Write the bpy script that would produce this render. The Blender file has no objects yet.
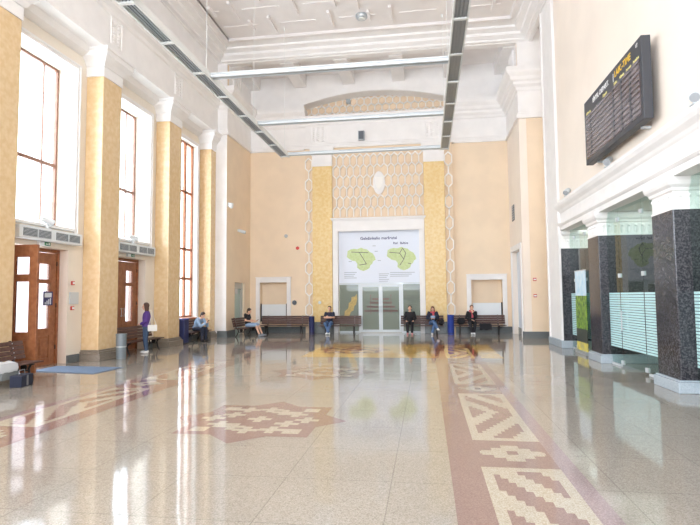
import bpy, bmesh, math, random
from mathutils import Vector, Matrix, Euler
random.seed(7)
PI = math.pi
scn = bpy.context.scene
COL = scn.collection

# ------------------------------------------------------------------ camera
H, CX, FPX = 1.8, 2.472, 528.8
yw, pt_, rl = [math.radians(a) for a in (8.238, 3.638, 0.509)]
fw = Vector((-math.sin(yw)*math.cos(pt_), math.cos(yw)*math.cos(pt_), math.sin(pt_)))
rt = Vector((math.cos(yw), math.sin(yw), 0)); up = rt.cross(fw)
r2 = math.cos(rl)*rt - math.sin(rl)*up
u2 = math.cos(rl)*up + math.sin(rl)*rt
cd = bpy.data.cameras.new('camera'); cam = bpy.data.objects.new('camera', cd); COL.objects.link(cam)
cd.sensor_width = 36; cd.lens = FPX/700*36; cd.clip_end = 300
M3 = Matrix((r2, u2, -fw)).transposed()
cam.matrix_world = Matrix.Translation((CX, 0, H)) @ M3.to_4x4()
scn.camera = cam

# ------------------------------------------------------------------ materials
def lin(c):
    c = c/255
    return c/12.92 if c <= .04045 else ((c+.055)/1.055)**2.4
def rgb(r, g, b): return (lin(r), lin(g), lin(b), 1)
def mat(name, c, rough=.6, metal=0, var=0, scale=6, bump=0, bscale=40, spec=.5, c2=None, emit=0, coat=0):
    m = bpy.data.materials.new(name); m.use_nodes = True
    nt = m.node_tree; b = nt.nodes['Principled BSDF']
    b.inputs['Base Color'].default_value = rgb(*c)
    b.inputs['Roughness'].default_value = rough; b.inputs['Metallic'].default_value = metal
    b.inputs['Specular IOR Level'].default_value = spec
    b.inputs['Coat Weight'].default_value = coat
    tc = nt.nodes.new('ShaderNodeTexCoord')
    if var or c2:
        n = nt.nodes.new('ShaderNodeTexNoise'); n.inputs['Scale'].default_value = scale; n.inputs['Detail'].default_value = 6
        r = nt.nodes.new('ShaderNodeValToRGB')
        d = c2 or tuple(max(0, x*(1-var)) for x in c)
        r.color_ramp.elements[0].position = .38; r.color_ramp.elements[1].position = .64
        r.color_ramp.elements[0].color = rgb(*d); r.color_ramp.elements[1].color = rgb(*c)
        nt.links.new(tc.outputs['Object'], n.inputs['Vector']); nt.links.new(n.outputs['Fac'], r.inputs['Fac'])
        nt.links.new(r.outputs['Color'], b.inputs['Base Color'])
    if bump:
        n2 = nt.nodes.new('ShaderNodeTexNoise'); n2.inputs['Scale'].default_value = bscale
        bp = nt.nodes.new('ShaderNodeBump'); bp.inputs['Strength'].default_value = bump; bp.inputs['Distance'].default_value = .02
        nt.links.new(tc.outputs['Object'], n2.inputs['Vector']); nt.links.new(n2.outputs['Fac'], bp.inputs['Height'])
        nt.links.new(bp.outputs['Normal'], b.inputs['Normal'])
    if emit:
        b.inputs['Emission Color'].default_value = rgb(*c); b.inputs['Emission Strength'].default_value = emit
    return m

def terrazzo(name, c, chips, rough=.07, joints=True, amt=.5):
    """polished terrazzo: stone chips in a tinted ground, faint slab joints, slight waviness"""
    m = bpy.data.materials.new(name); m.use_nodes = True
    nt = m.node_tree; N = nt.nodes; L = nt.links; b = N['Principled BSDF']
    geo = N.new('ShaderNodeNewGeometry')
    v = N.new('ShaderNodeTexVoronoi'); v.inputs['Scale'].default_value = 105
    L.new(geo.outputs['Position'], v.inputs['Vector'])
    sep = N.new('ShaderNodeSeparateColor'); L.new(v.outputs['Color'], sep.inputs['Color'])
    r = N.new('ShaderNodeValToRGB'); r.color_ramp.interpolation = 'CONSTANT'
    els = r.color_ramp.elements
    els[0].position = 0; els[0].color = rgb(*chips[0]); els[1].position = .2; els[1].color = rgb(*c)
    e = els.new(.62); e.color = rgb(*chips[1]); e = els.new(.86); e.color = rgb(*chips[2])
    L.new(sep.outputs[0], r.inputs['Fac'])
    n = N.new('ShaderNodeTexNoise'); n.inputs['Scale'].default_value = .9; n.inputs['Detail'].default_value = 5
    L.new(geo.outputs['Position'], n.inputs['Vector'])
    mr = N.new('ShaderNodeMapRange'); mr.inputs['To Min'].default_value = .9; mr.inputs['To Max'].default_value = 1.06
    L.new(n.outputs['Fac'], mr.inputs['Value'])
    mx = N.new('ShaderNodeMix'); mx.data_type = 'RGBA'; mx.blend_type = 'MULTIPLY'; mx.inputs[0].default_value = 1
    L.new(r.outputs['Color'], mx.inputs[6]); L.new(mr.outputs['Result'], mx.inputs[7])
    out = mx.outputs[2]
    if joints:
        br = N.new('ShaderNodeTexBrick'); br.offset = 0
        br.inputs['Scale'].default_value = 1; br.inputs['Brick Width'].default_value = 1.05; br.inputs['Row Height'].default_value = 1.05
        br.inputs['Mortar Size'].default_value = .006; br.inputs['Mortar Smooth'].default_value = .2
        br.inputs['Color1'].default_value = (1, 1, 1, 1); br.inputs['Color2'].default_value = (.965, .965, .965, 1); br.inputs['Mortar'].default_value = (.74, .73, .72, 1)
        L.new(geo.outputs['Position'], br.inputs['Vector'])
        m2 = N.new('ShaderNodeMix'); m2.data_type = 'RGBA'; m2.blend_type = 'MULTIPLY'; m2.inputs[0].default_value = 1
        L.new(out, m2.inputs[6]); L.new(br.outputs['Color'], m2.inputs[7]); out = m2.outputs[2]
    L.new(out, b.inputs['Base Color'])
    b.inputs['Roughness'].default_value = rough; b.inputs['Specular IOR Level'].default_value = .7
    w = N.new('ShaderNodeTexNoise'); w.inputs['Scale'].default_value = 2.2; w.inputs['Detail'].default_value = 1
    L.new(geo.outputs['Position'], w.inputs['Vector'])
    bp = N.new('ShaderNodeBump'); bp.inputs['Strength'].default_value = .09; bp.inputs['Distance'].default_value = .02
    L.new(w.outputs['Fac'], bp.inputs['Height']); L.new(bp.outputs['Normal'], b.inputs['Normal'])
    return m

def glass(name, tint=(235, 245, 242), ior=1.5, veil=0, veil_c=(150, 158, 148)):
    m = bpy.data.materials.new(name); m.use_nodes = True
    nt = m.node_tree; N = nt.nodes; L = nt.links; N.remove(N['Principled BSDF'])
    t = N.new('ShaderNodeBsdfTransparent'); t.inputs['Color'].default_value = rgb(*tint)
    g = N.new('ShaderNodeBsdfGlossy'); g.inputs['Roughness'].default_value = .01
    f = N.new('ShaderNodeFresnel'); f.inputs['IOR'].default_value = ior
    mx = N.new('ShaderNodeMixShader')
    base = t.outputs[0]
    if veil:
        d = N.new('ShaderNodeBsdfDiffuse'); d.inputs['Color'].default_value = rgb(*veil_c)
        mv = N.new('ShaderNodeMixShader'); mv.inputs[0].default_value = veil
        L.new(t.outputs[0], mv.inputs[1]); L.new(d.outputs[0], mv.inputs[2]); base = mv.outputs[0]
    ge = N.new('ShaderNodeNewGeometry'); mm = N.new('ShaderNodeMath'); mm.operation = 'SUBTRACT'; mm.inputs[0].default_value = 1
    m2 = N.new('ShaderNodeMath'); m2.operation = 'MULTIPLY'
    L.new(ge.outputs['Backfacing'], mm.inputs[1]); L.new(mm.outputs[0], m2.inputs[0]); L.new(f.outputs[0], m2.inputs[1])
    L.new(m2.outputs[0], mx.inputs[0]); L.new(base, mx.inputs[1]); L.new(g.outputs[0], mx.inputs[2])
    L.new(mx.outputs[0], N['Material Output'].inputs['Surface'])
    return m

def granite(name, base, specks, rough=.15, sc=60):
    m = mat(name, base, rough)
    nt = m.node_tree; b = nt.nodes['Principled BSDF']
    tc = nt.nodes.new('ShaderNodeTexCoord')
    n = nt.nodes.new('ShaderNodeTexNoise'); n.inputs['Scale'].default_value = sc; n.inputs['Detail'].default_value = 8; n.inputs['Roughness'].default_value = .75
    r = nt.nodes.new('ShaderNodeValToRGB')
    r.color_ramp.elements[0].position = .45; r.color_ramp.elements[0].color = rgb(*base)
    r.color_ramp.elements[1].position = .72; r.color_ramp.elements[1].color = rgb(*specks)
    nt.links.new(tc.outputs['Object'], n.inputs['Vector']); nt.links.new(n.outputs['Fac'], r.inputs['Fac']); nt.links.new(r.outputs['Color'], b.inputs['Base Color'])
    return m

MT = dict(
    peach=mat('peach wall paint', (243, 222, 195), .75, var=.025, scale=1.2),
    cream=mat('pale cream wall paint', (240, 230, 216), .75, var=.02, scale=1.2),
    board_wall=mat('pale peach wall paint', (247, 235, 222), .75, var=.02, scale=.7),
    white=mat('white plaster', (244, 241, 239), .6, var=.02, scale=2),
    ceil=mat('white ceiling plaster', (242, 237, 235), .8, var=.02, scale=1.5),
    gold=mat('yellow ochre marble', (232, 204, 162), .25, c2=(224, 192, 146), scale=7, spec=.5),
    goldn=mat('yellow ochre marble slab', (235, 208, 152), .3, c2=(226, 192, 128), scale=8, spec=.4),
    plinth=granite('brown grey granite', (128, 118, 106), (172, 160, 146), .3, 35),
    base=granite('grey granite', (98, 104, 106), (140, 145, 146), .25, 40),
    base_l=granite('pale blue grey granite', (168, 180, 190), (200, 208, 214), .25, 40),
    black=granite('black granite', (38, 38, 44), (112, 108, 112), .18, 26),
    wood=mat('orange brown varnished wood', (166, 108, 72), .35, c2=(146, 90, 58), scale=9),
    wood_d=mat('window frame wood', (176, 104, 62), .4, c2=(150, 84, 48), scale=9),
    wood_w=mat('glare washed window frame wood', (158, 116, 96), .4, c2=(140, 100, 82), scale=9),  # window glare is mixed into the colour of these frames
    bench=mat('dark brown painted wood', (96, 66, 58), .45, c2=(78, 52, 46), scale=12),
    iron=mat('dark cast iron', (48, 44, 44), .5, .3),
    steel=mat('brushed aluminium', (196, 202, 206), .35, .6),
    alu=mat('silver painted aluminium', (206, 212, 216), .4, .15),
    lampw=mat('white painted lamp housing', (226, 228, 226), .4),
    lampg=mat('grey lamp louver', (168, 173, 178), .4, .3),
    dgrey=mat('dark grey plastic', (62, 64, 70), .45),
    grille=mat('dark grille', (92, 98, 106), .5),
    screen=mat('dark display glass', (58, 52, 58), .12, c2=(70, 56, 60), scale=2),
    scrline=mat('display row', (112, 105, 110), .2),
    whitep=mat('white plastic', (232, 236, 238), .4),
    plate=mat('pale grey plate', (205, 212, 216), .4),
    red=mat('red plastic', (196, 52, 46), .4),
    green=mat('green sign', (40, 130, 92), .4),
    blue_bin=mat('blue painted metal', (44, 66, 150), .35),
    navy_bin=mat('dark navy painted metal', (42, 48, 92), .4),
    grey_bin=mat('grey sheet metal', (132, 142, 148), .35, .3),
    mat_blue=mat('blue entrance mat', (104, 124, 150), .95, bump=.5, bscale=180),
    poster=mat('pale blue poster', (228, 233, 244), .45),
    mapg=mat('pale green map', (206, 220, 166), .5, c2=(194, 210, 148), scale=9),
    ink=mat('dark blue ink', (52, 56, 110), .5), inkg=mat('grey ink', (168, 174, 180), .5), inkb=mat('dark line ink', (84, 84, 96), .5),
    yel=mat('yellow lettering', (240, 196, 60), .5), yelp=mat('pale yellow lettering', (240, 226, 150), .5), wht=mat('white lettering', (240, 240, 240), .5),
    film=mat('pale aqua frosted film', (196, 232, 234), .5),
    golds=mat('golden decal', (204, 176, 104), .5, c2=(176, 152, 96), scale=14),
    brownd=mat('brown decal', (104, 78, 74), .5), dtext=mat('grey decal text', (98, 104, 98), .5),
    glass=glass('clear glass'), gdoor=glass('grey tinted door glass', veil=.62, veil_c=(132, 140, 130)),
    gwin=glass('window glass', (245, 250, 252), 1.35), gwood=glass('dimmed door glass', (184, 178, 178), 1.35),  # door panes tinted to weaken the bright outdoor reflections in the floor
    lat=mat('cream lattice plaster', (250, 246, 240), .6), latb=mat('peach lattice ground', (234, 212, 184), .7),
    pblue=mat('pale blue white panel', (222, 230, 240), .5), pgreen=mat('pale green door panel', (184, 206, 200), .4),
    corr=mat('grey beige corridor paint', (190, 188, 182), .7),
    skin=mat('skin', (226, 178, 150), .5), eye=mat('dark eye', (50, 40, 36), .3), lip=mat('lips', (186, 104, 96), .5),
    hair_d=mat('dark brown hair', (52, 40, 36), .6), hair_r=mat('reddish brown hair', (104, 62, 46), .6), hair_b=mat('brown hair', (84, 56, 44), .6),
    purple=mat('purple jacket', (92, 62, 138), .85), jeans=mat('blue denim', (70, 98, 140), .9, c2=(98, 124, 162), scale=8), djeans=mat('dark blue denim', (66, 84, 110), .9),
    blk=mat('black cloth', (34, 33, 38), .85), nvy=mat('navy cloth', (40, 44, 62), .85), pink=mat('pink scarf', (206, 92, 104), .85), grayt=mat('grey shirt', (120, 118, 120), .85),
    lblue=mat('light blue shirt', (150, 172, 200), .85), shorts=mat('pale blue denim', (146, 168, 198), .9), shoe_w=mat('white shoe', (226, 226, 228), .6), shoe_g=mat('grey shoe', (140, 146, 156), .7),
    shoe_b=mat('black shoe', (34, 32, 34), .5), shoe_p=mat('pinkish shoe', (206, 140, 140), .6), wbag=mat('white handbag leather', (232, 230, 224), .5),
    coat_g=mat('pale grey cloth', (206, 208, 210), .9), coat_m=mat('grey cloth', (122, 126, 126), .9),
    sky_p=mat('sky blue band', (186, 222, 244), .5, c2=(224, 240, 250), scale=3), grn_p=mat('mottled green band', (150, 186, 70), .5, c2=(70, 104, 52), scale=7), yel_p=mat('yellow band', (232, 214, 90), .5, c2=(190, 180, 120), scale=6), drk_p=mat('dark band', (60, 66, 60), .5),
)
T_base = terrazzo('beige terrazzo', (159, 152, 142), ((143, 135, 124), (169, 163, 154), (151, 144, 133)))
T_brown = terrazzo('brown red terrazzo', (140, 117, 111), ((130, 107, 101), (147, 125, 119), (134, 111, 105)), joints=False)
T_light = terrazzo('light cream terrazzo', (178, 170, 154), ((160, 151, 134), (188, 181, 167), (168, 160, 143)), joints=False)
T_grey = terrazzo('mauve grey terrazzo', (150, 132, 132), ((138, 120, 122), (160, 144, 146), (146, 130, 132)), joints=False)
T_gold = terrazzo('golden terrazzo', (222, 184, 104), ((206, 164, 84), (230, 194, 120), (214, 176, 96)), joints=False)
T_rust = terrazzo('rust terrazzo', (168, 104, 68), ((152, 92, 60), (176, 112, 76), (160, 98, 64)), joints=False)
T_ltgold = terrazzo('pale golden terrazzo', (232, 204, 138), ((216, 184, 116), (238, 212, 150), (224, 194, 126)), joints=False)

# ------------------------------------------------------------------ mesh helpers
class MB:
    def __init__(s): s.bm = bmesh.new()
    def face(s, pts):
        return s.bm.faces.new([s.bm.verts.new(p) for p in pts])
    def box(s, x0, y0, z0, x1, y1, z1, M=None):
        P = [Vector(p) for p in ((x0, y0, z0), (x1, y0, z0), (x1, y1, z0), (x0, y1, z0), (x0, y0, z1), (x1, y0, z1), (x1, y1, z1), (x0, y1, z1))]
        if M: P = [M @ p for p in P]
        v = [s.bm.verts.new(p) for p in P]
        for f in ((0, 3, 2, 1), (4, 5, 6, 7), (0, 1, 5, 4), (1, 2, 6, 5), (2, 3, 7, 6), (3, 0, 4, 7)): s.bm.faces.new([v[i] for i in f])
        return s
    def prism(s, pts, fn, a, b):
        """2D outline pts, fn(u, v, w) -> xyz, from depth a to b"""
        A = [s.bm.verts.new(fn(u, v, a)) for u, v in pts]; B = [s.bm.verts.new(fn(u, v, b)) for u, v in pts]
        n = len(pts)
        s.bm.faces.new(A[::-1]); s.bm.faces.new(B)
        for i in range(n): s.bm.faces.new((A[i], A[(i+1) % n], B[(i+1) % n], B[i]))
        return s
    def loft(s, rings, cap=True):
        R = [[s.bm.verts.new(p) for p in r] for r in rings]; n = len(R[0])
        for a, b in zip(R, R[1:]):
            for i in range(n): s.bm.faces.new((a[i], a[(i+1) % n], b[(i+1) % n], b[i]))
        if cap: s.bm.faces.new(R[0][::-1]); s.bm.faces.new(R[-1])
        return s
    def eloft(s, secs, side=(0, 1, 0), n=14):
        """elliptical sections (centre, r_depth, r_side)"""
        side = Vector(side); rings = []
        C = [Vector(c[0]) for c in secs]
        for i, (c, a, b) in enumerate(secs):
            t = (C[min(i+1, len(C)-1)] - C[max(i-1, 0)]).normalized()
            sd = (side - side.dot(t)*t).normalized(); dp = sd.cross(t)
            rings.append([C[i] + dp*a*math.cos(2*PI*k/n) + sd*b*math.sin(2*PI*k/n) for k in range(n)])
        return s.loft(rings)
    def tube(s, p0, p1, r0, r1=None, n=10):
        r1 = r0 if r1 is None else r1
        p0, p1 = Vector(p0), Vector(p1); t = (p1-p0).normalized()
        a = t.orthogonal().normalized(); b = t.cross(a)
        return s.loft([[p + (a*math.cos(2*PI*k/n) + b*math.sin(2*PI*k/n))*r for k in range(n)] for p, r in ((p0, r0), (p1, r1))])
    def ell(s, c, rx, ry, rz, M=None, u=14, v=10):
        c = Vector(c); rings = []
        for j in range(1, v):
            th = PI*j/v
            ring = [Vector((rx*math.sin(th)*math.cos(2*PI*k/u), ry*math.sin(th)*math.sin(2*PI*k/u), -rz*math.cos(th))) for k in range(u)]
            rings.append([c + (M @ p if M else p) for p in ring])
        return s.loft(rings)
    def caps(s, p0, r0, p1, r1):
        s.tube(p0, p1, r0, r1, 12); s.ell(p0, r0, r0, r0, u=12, v=8); s.ell(p1, r1, r1, r1, u=12, v=8); return s
    def chain(s, pts):
        for (a, ra), (b, rb) in zip(pts, pts[1:]): s.caps(a, ra, b, rb)
        return s
    def lathe(s, c, prof, n=24, axis='z'):
        c = Vector(c); rings = []
        for r, z in prof:
            ring = []
            for k in range(n):
                a = 2*PI*k/n; p = Vector((r*math.cos(a), r*math.sin(a), z))
                if axis == 'x': p = Vector((p.z, p.x, p.y))
                if axis == 'y': p = Vector((p.x, p.z, p.y))
                ring.append(c+p)
            rings.append(ring)
        return s.loft(rings)
    def mesh(s, name):
        bmesh.ops.recalc_face_normals(s.bm, faces=s.bm.faces[:])
        me = bpy.data.meshes.new(name); s.bm.to_mesh(me); s.bm.free(); return me
    def build(s, name, m, parent=None, world=False, smooth=False, bevel=0, kind=None):
        if world and parent is not None:
            W = Matrix.LocRotScale(parent.location, parent.rotation_euler, None)
            s.bm.transform(W.inverted())
        me = s.mesh(name); o = bpy.data.objects.new(name, me); COL.objects.link(o)
        me.materials.append(MT[m] if isinstance(m, str) else m)
        if smooth:
            for p in me.polygons: p.use_smooth = True
            me.set_sharp_from_angle(angle=math.radians(40))
        if bevel:
            b = o.modifiers.new('bevel', 'BEVEL'); b.width = bevel; b.segments = 2; b.limit_method = 'ANGLE'
        if parent is not None: o.parent = parent
        if kind: o['kind'] = kind
        return o

def tag(o, label, cat, group=None, kind=None):
    o['label'] = label; o['category'] = cat
    if group: o['group'] = group
    if kind: o['kind'] = kind
    return o
def thing(name, label, cat, loc=(0, 0, 0), rz=0, group=None, kind=None):
    o = bpy.data.objects.new(name, None); COL.objects.link(o); o.location = loc; o.rotation_euler = (0, 0, rz)
    o.empty_display_size = .1
    return tag(o, label, cat, group, kind)
def dup(root, loc=None, rz=None, label=None):
    r = root.copy(); COL.objects.link(r)
    if loc is not None: r.location = loc
    if rz is not None: r.rotation_euler = (0, 0, rz)
    if label: r['label'] = label
    for ch in list(root.children):
        c = ch.copy(); COL.objects.link(c); c.parent = r
        for g in list(ch.children):
            d = g.copy(); COL.objects.link(d); d.parent = c
    return r
def struct(name, mb, m, label, cat, **k):
    return tag(mb.build(name, m, **k), label, cat, kind='structure')

def plate(mb, fn, a0, a1, b0, b1, holes, d0, d1):
    """wall slab on plane (a, b) with rectangular holes, between depths d0 and d1; only its skin"""
    A = sorted({a0, a1, *[h[0] for h in holes], *[h[1] for h in holes]}); B = sorted({b0, b1, *[h[2] for h in holes], *[h[3] for h in holes]})
    A = [a for a in A if a0 <= a <= a1]; B = [b for b in B if b0 <= b <= b1]
    def solid(i, j):
        if not (0 <= i < len(A)-1 and 0 <= j < len(B)-1): return False
        ca, cb = (A[i]+A[i+1])/2, (B[j]+B[j+1])/2
        return not any(h[0] < ca < h[1] and h[2] < cb < h[3] for h in holes)
    vs = {}
    def V(i, j, d):
        k = (i, j, d)
        if k not in vs: vs[k] = mb.bm.verts.new(fn(A[i], B[j], d))
        return vs[k]
    for i in range(len(A)-1):
        for j in range(len(B)-1):
            if not solid(i, j): continue
            for d in (d0, d1): mb.bm.faces.new((V(i, j, d), V(i+1, j, d), V(i+1, j+1, d), V(i, j+1, d)))
            for di, dj, e in ((-1, 0, ((i, j), (i, j+1))), (1, 0, ((i+1, j), (i+1, j+1))), (0, -1, ((i, j), (i+1, j))), (0, 1, ((i, j+1), (i+1, j+1)))):
                if not solid(i+di, j+dj): mb.bm.faces.new((V(*e[0], d0), V(*e[1], d0), V(*e[1], d1), V(*e[0], d1)))
    return mb
fX = lambda a, b, d: (d, a, b)      # wall in y-z, depth along x
fY = lambda a, b, d: (a, d, b)      # wall in x-z, depth along y

def sweep(mb, prof, path):
    """profile (offset to the left of the path, z) along a plan polyline, mitred"""
    P = [Vector(p).to_2d() if len(p) > 2 else Vector(p) for p in path]; rings = []
    for i, p in enumerate(P):
        d0 = (P[i]-P[i-1]).normalized() if i else None; d1 = (P[i+1]-P[i]).normalized() if i < len(P)-1 else None
        n0 = Vector((-d0.y, d0.x)) if d0 else None; n1 = Vector((-d1.y, d1.x)) if d1 else None
        if n0 is None: m = n1
        elif n1 is None: m = n0
        else:
            m = n0+n1; m = m/ (m.dot(n0))
        rings.append([(p.x+m.x*o, p.y+m.y*o, z) for o, z in prof])
    return mb.loft(rings)

def text(name, body, size, M, m, parent, depth=.002, align='LEFT', sx=1):
    cu = bpy.data.curves.new(name, 'FONT'); cu.body = body; cu.size = size; cu.extrude = depth; cu.align_x = align; cu.resolution_u = 2; cu.offset = size*.02
    t = bpy.data.objects.new(name, cu); COL.objects.link(t)
    bpy.context.view_layer.update()
    me = bpy.data.meshes.new_from_object(t.evaluated_get(bpy.context.evaluated_depsgraph_get()))
    bpy.data.objects.remove(t); bpy.data.curves.remove(cu)
    W = Matrix.LocRotScale(parent.location, parent.rotation_euler, None).inverted()
    me.transform(W @ M @ Matrix.Scale(sx, 4, (1, 0, 0)))
    me.materials.clear(); me.materials.append(MT[m])
    o = bpy.data.objects.new(name, me); COL.objects.link(o); o.parent = parent
    return o

# ------------------------------------------------------------------ room shell
D = 25.93           # back wall
YR = -9.0           # rear of the hall behind the camera, opened to let light in
ZC = 13.1           # ceiling
XL, XC = -7.5, -6.95    # left wall, column fronts
COLY = [(5.85, 6.8), (10.0, 10.96), (14.18, 15.13), (18.3, 19.25), (22.15, 22.68)]

fl = struct('floor', MB().box(-9, YR, -.2, 9.5, 30, 0), T_base, 'polished beige speckled terrazzo floor with brown inlaid bands and stars', 'floor')

def poly(mb, pts, z):
    mb.face([(x, y, z) for x, y in pts]); return mb
def rect(mb, x0, y0, x1, y1, z): return poly(mb, [(x0, y0), (x1, y0), (x1, y1), (x0, y1)], z)
Gy0, Gy1, Gx0, Gx1 = 15.55, 19.75, -1.3, 4.6
g0 = MB(); rect(g0, Gx0, Gy0, Gx1, Gy1, .001); g0.build('golden_patch', T_gold, fl)  # floor, bands and star inside this rectangle turn golden
def seg_split(y0, y1):
    for a, b, g in ((y0, min(y1, Gy0), 0), (max(y0, Gy0), min(y1, Gy1), 1), (max(y0, Gy1), y1, 0)):
        if b-a > .001: yield a, b, g
bro, lig, gre, rus, lgo = MB(), MB(), MB(), MB(), MB()
Y0, Y1 = -2.0, 24.6
for sgn in (1, -1):
    def R(kind, x0, y0, x1, y1, z):
        for a, b, g in seg_split(y0, y1):
            g = g and sgn > 0
            rect({'b': rus if g else bro, 'l': lgo if g else lig, 'g': rus if g else gre}[kind], sgn*x0, a, sgn*x1, b, z)
    R('b', 2.68, Y0, 3.0, Y1, .002); R('g', 3.80, Y0, 3.98, Y1, .002)
    k = 0; y = 6.33-2*4.2
    while y < Y1:
        R('b', 3.0, max(y-.52, Y0), 3.80, min(y+.52, Y1), .002)
        for q_, (dx, dy, w, h) in enumerate(((0, 0, .34, .09), (0, 0, .22, .19), (0, 0, .1, .3), (-.26, 0, .1, .05), (.26, 0, .1, .05))):
            R('l', 3.4+dx-w, y+dy-h, 3.4+dx+w, y+dy+h, .003+.0004*q_)
        R('b', 3.34, y-.07, 3.46, y+.07, .006)
        a, b = y+.52, min(y+4.2-.52, Y1)
        if b > a: R('l', 3.0, a, 3.80, b, .002)
        rows, cols = 26, 12
        for r in range(rows):
            ya = a+.12+(3.16-.24)*r/rows; yb = a+.12+(3.16-.24)*(r+1)/rows
            if yb > Y1: break
            run = None
            for c in range(cols+1):
                on = c < cols and ((abs(r-13)+c*1.1) % 8.6) < 4.5 and 1 <= c < cols-1
                if on and run is None: run = c
                if not on and run is not None:
                    R('b', 3.04+.72*run/cols, ya, 3.04+.72*c/cols, yb, .003); run = None
        y += 4.2
STAR_Y = (7.65, 12.6, 17.75)
for i, sy in enumerate(STAR_Y):
    bb, ll = (rus, lgo) if i == 2 else (bro, lig)
    R1, h = 1.3, .92
    poly(bb, [(R1, sy), (0, sy+R1), (-R1, sy), (0, sy-R1)], .002); rect(bb, -h, sy-h, h, sy+h, .0025)
    c = .118
    def cell(a, b, w=1, hh=1): rect(ll, (a-.5)*c*1.0, sy+(b-.5)*c, (a-.5+w)*c, sy+(b-.5+hh)*c, .0035)
    for a, b in ((-6, -6), (5, -6), (-6, 5), (5, 5)): cell(a, b, 2, 2)
    for a, b in ((0, 0), (-4, 2), (4, -2), (-2, -4), (2, 4), (4, 3), (-4, -3), (-3, 5), (3, -5), (0, 5.4), (0, -5.4), (6, 0), (-6, 0)):
        cell(a-1, b, 3, 1); cell(a, b-1, 1, 1); cell(a, b+1, 1, 1)
for nm, mb, m in (('brown_inlay', bro, T_brown), ('cream_inlay', lig, T_light), ('mauve_inlay', gre, T_grey), ('rust_inlay', rus, T_rust), ('pale_gold_inlay', lgo, T_ltgold)):
    mb.build(nm, m, fl)

# ceiling with raised maze of plaster ribs
ce = struct('ceiling', MB().box(-8.2, YR, ZC, 9.5, 26.8, ZC+.3), 'ceil', 'white plaster ceiling with a raised maze of short ribs', 'ceiling')
rib = MB(); S = 1.22
for i in range(-5, 6):
    for j in range(-6, 18):
        x, y = i*S, j*S-.2
        if y < YR+1 or y > 21.2: continue
        if (i+j) % 2 == 0:
            rib.box(x-.05, y-.62, ZC-.11, x+.05, y+.62, ZC+.01); rib.box(x+.35, y-.03, ZC-.03, x+.9, y+.04, ZC+.01)
        else:
            rib.box(x-.6, y-.04, ZC-.025, x+.62, y+.04, ZC+.01)
            if (i*3+j) % 4 < 2: rib.box(x+.3, y-.4, ZC-.11, x+.4, y+.3, ZC+.01)
for x in (-6.0, 6.1): rib.box(x-.07, YR, ZC-.12, x+.07, 21.6, ZC+.01)
rib.box(-6.0, 21.5, ZC-.12, 6.1, 21.64, ZC+.01)
rib.build('plaster_rib', 'ceil', ce, kind='stuff')
coff = MB()
for x in (-6.2, -3.75, -1.25, 1.25, 3.75, 6.2): coff.box(x-.3, 23.06, 12.5, x+.3, 25.9, ZC+.02)
coff.build('coffer_beam', 'white', ce)

# left wall: doors, windows
BAYS = [(8.4, 1), (12.57, 1), (16.7, 1), (20.72, 0)]
holes = [(b-1.13, b+1.13, 3.72, 8.45) for b in (-4.2, 0, 4.2)]
for b, d in BAYS:
    if d: holes += [(b-1.13, b+1.13, 3.72, 8.45)]
    else: holes += [(b-1.1, b+1.1, .92, 8.45)]
    if d and b > 9: holes += [(b-.98, b+.98, 0, 3.16)]
struct('wall_left', plate(MB(), fX, YR, 22.7, 0, ZC, holes, XL, XL-.65), 'cream', 'pale cream left wall with tall windows and doors between columns', 'wall')

def window(n, b, hw, z0, z1, label, wide):
    w = thing(f'window_{n}', label, 'window', (XL-.6, b, z0), 0, kind='structure')
    s = MB()
    for a0, a1, c0, c1 in ((b-hw-.14, b-hw, z0-.14 if not wide else z0-.02, z1+.14), (b+hw, b+hw+.14, z0-.14 if not wide else z0-.02, z1+.14), (b-hw, b+hw, z1, z1+.14)):
        s.box(XL-.02, a0, c0, XL+.06, a1, c1); 
        if a1-a0 > 1: s.box(XL+.05, a0-.14, c1-.05, XL+.09, a1+.14, c1)
        else: s.box(XL+.05, a0 if a0 < b-hw else a1-.05, c0, XL+.09, (a0+.05) if a0 < b-hw else a1, c1)
    s.build('window_surround', 'white', w, world=True, bevel=.01)
    if not wide: MB().box(XL-.62, b-hw+.004, z0-.03, XL+.1, b+hw-.004, z0+.05).build('window_sill', 'white', w, world=True, bevel=.01)
    else: MB().box(XL-.62, b-hw+.004, z0-.05, XL+.1, b+hw-.004, z0+.03).build('window_sill', 'wood_d', w, world=True, bevel=.01)
    f = MB(); x0, x1 = (XL-.24, XL-.15) if wide else (XL-.63, XL-.54); e = .07
    f.box(x0, b-hw+.003, z0+.05, x1, b-hw+e, z1-.003); f.box(x0, b+hw-e, z0+.05, x1, b+hw-.003, z1-.003)
    f.box(x0, b-hw+e, z1-e, x1, b+hw-e, z1-.003); f.box(x0, b-hw+e, z0+.05, x1, b+hw-e, z0+.05+e)
    if wide:
        vs = [b-.4, b+.4]; hs = [2.6, 3.85, 6.3]; t = .06
    else:
        vs = []; hs = [5.6]; t = .045
    for v in vs: f.box(x0, v-t, z0+e, x1, v+t, z1-e)
    for h in hs: f.box(x0, b-hw+e, h-.05, x1, b+hw-e, h+.05)
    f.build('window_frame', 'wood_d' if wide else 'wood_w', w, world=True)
    f = MB()
    for v in ([b-.56, b+.56] if not wide else [b]): f.box(x0+.02, v-.018, z0+e, x1-.02, v+.018, z1-e)
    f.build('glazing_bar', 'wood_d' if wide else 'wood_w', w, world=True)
    MB().box(x0+.035, b-hw+.05, z0+.08, x0+.047, b+hw-.05, z1-.05).build('pane', 'gwin', w, world=True)
    return w
window(1, 12.57, 1.13, 3.72, 8.45, 'tall bright window above the nearer wooden double door', False)
window(2, 16.7, 1.13, 3.72, 8.45, 'tall bright window above the farther wooden double door', False)
window(3, 20.72, 1.1, .92, 8.45, 'full height orange framed window behind the leaning seated man', True)

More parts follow.
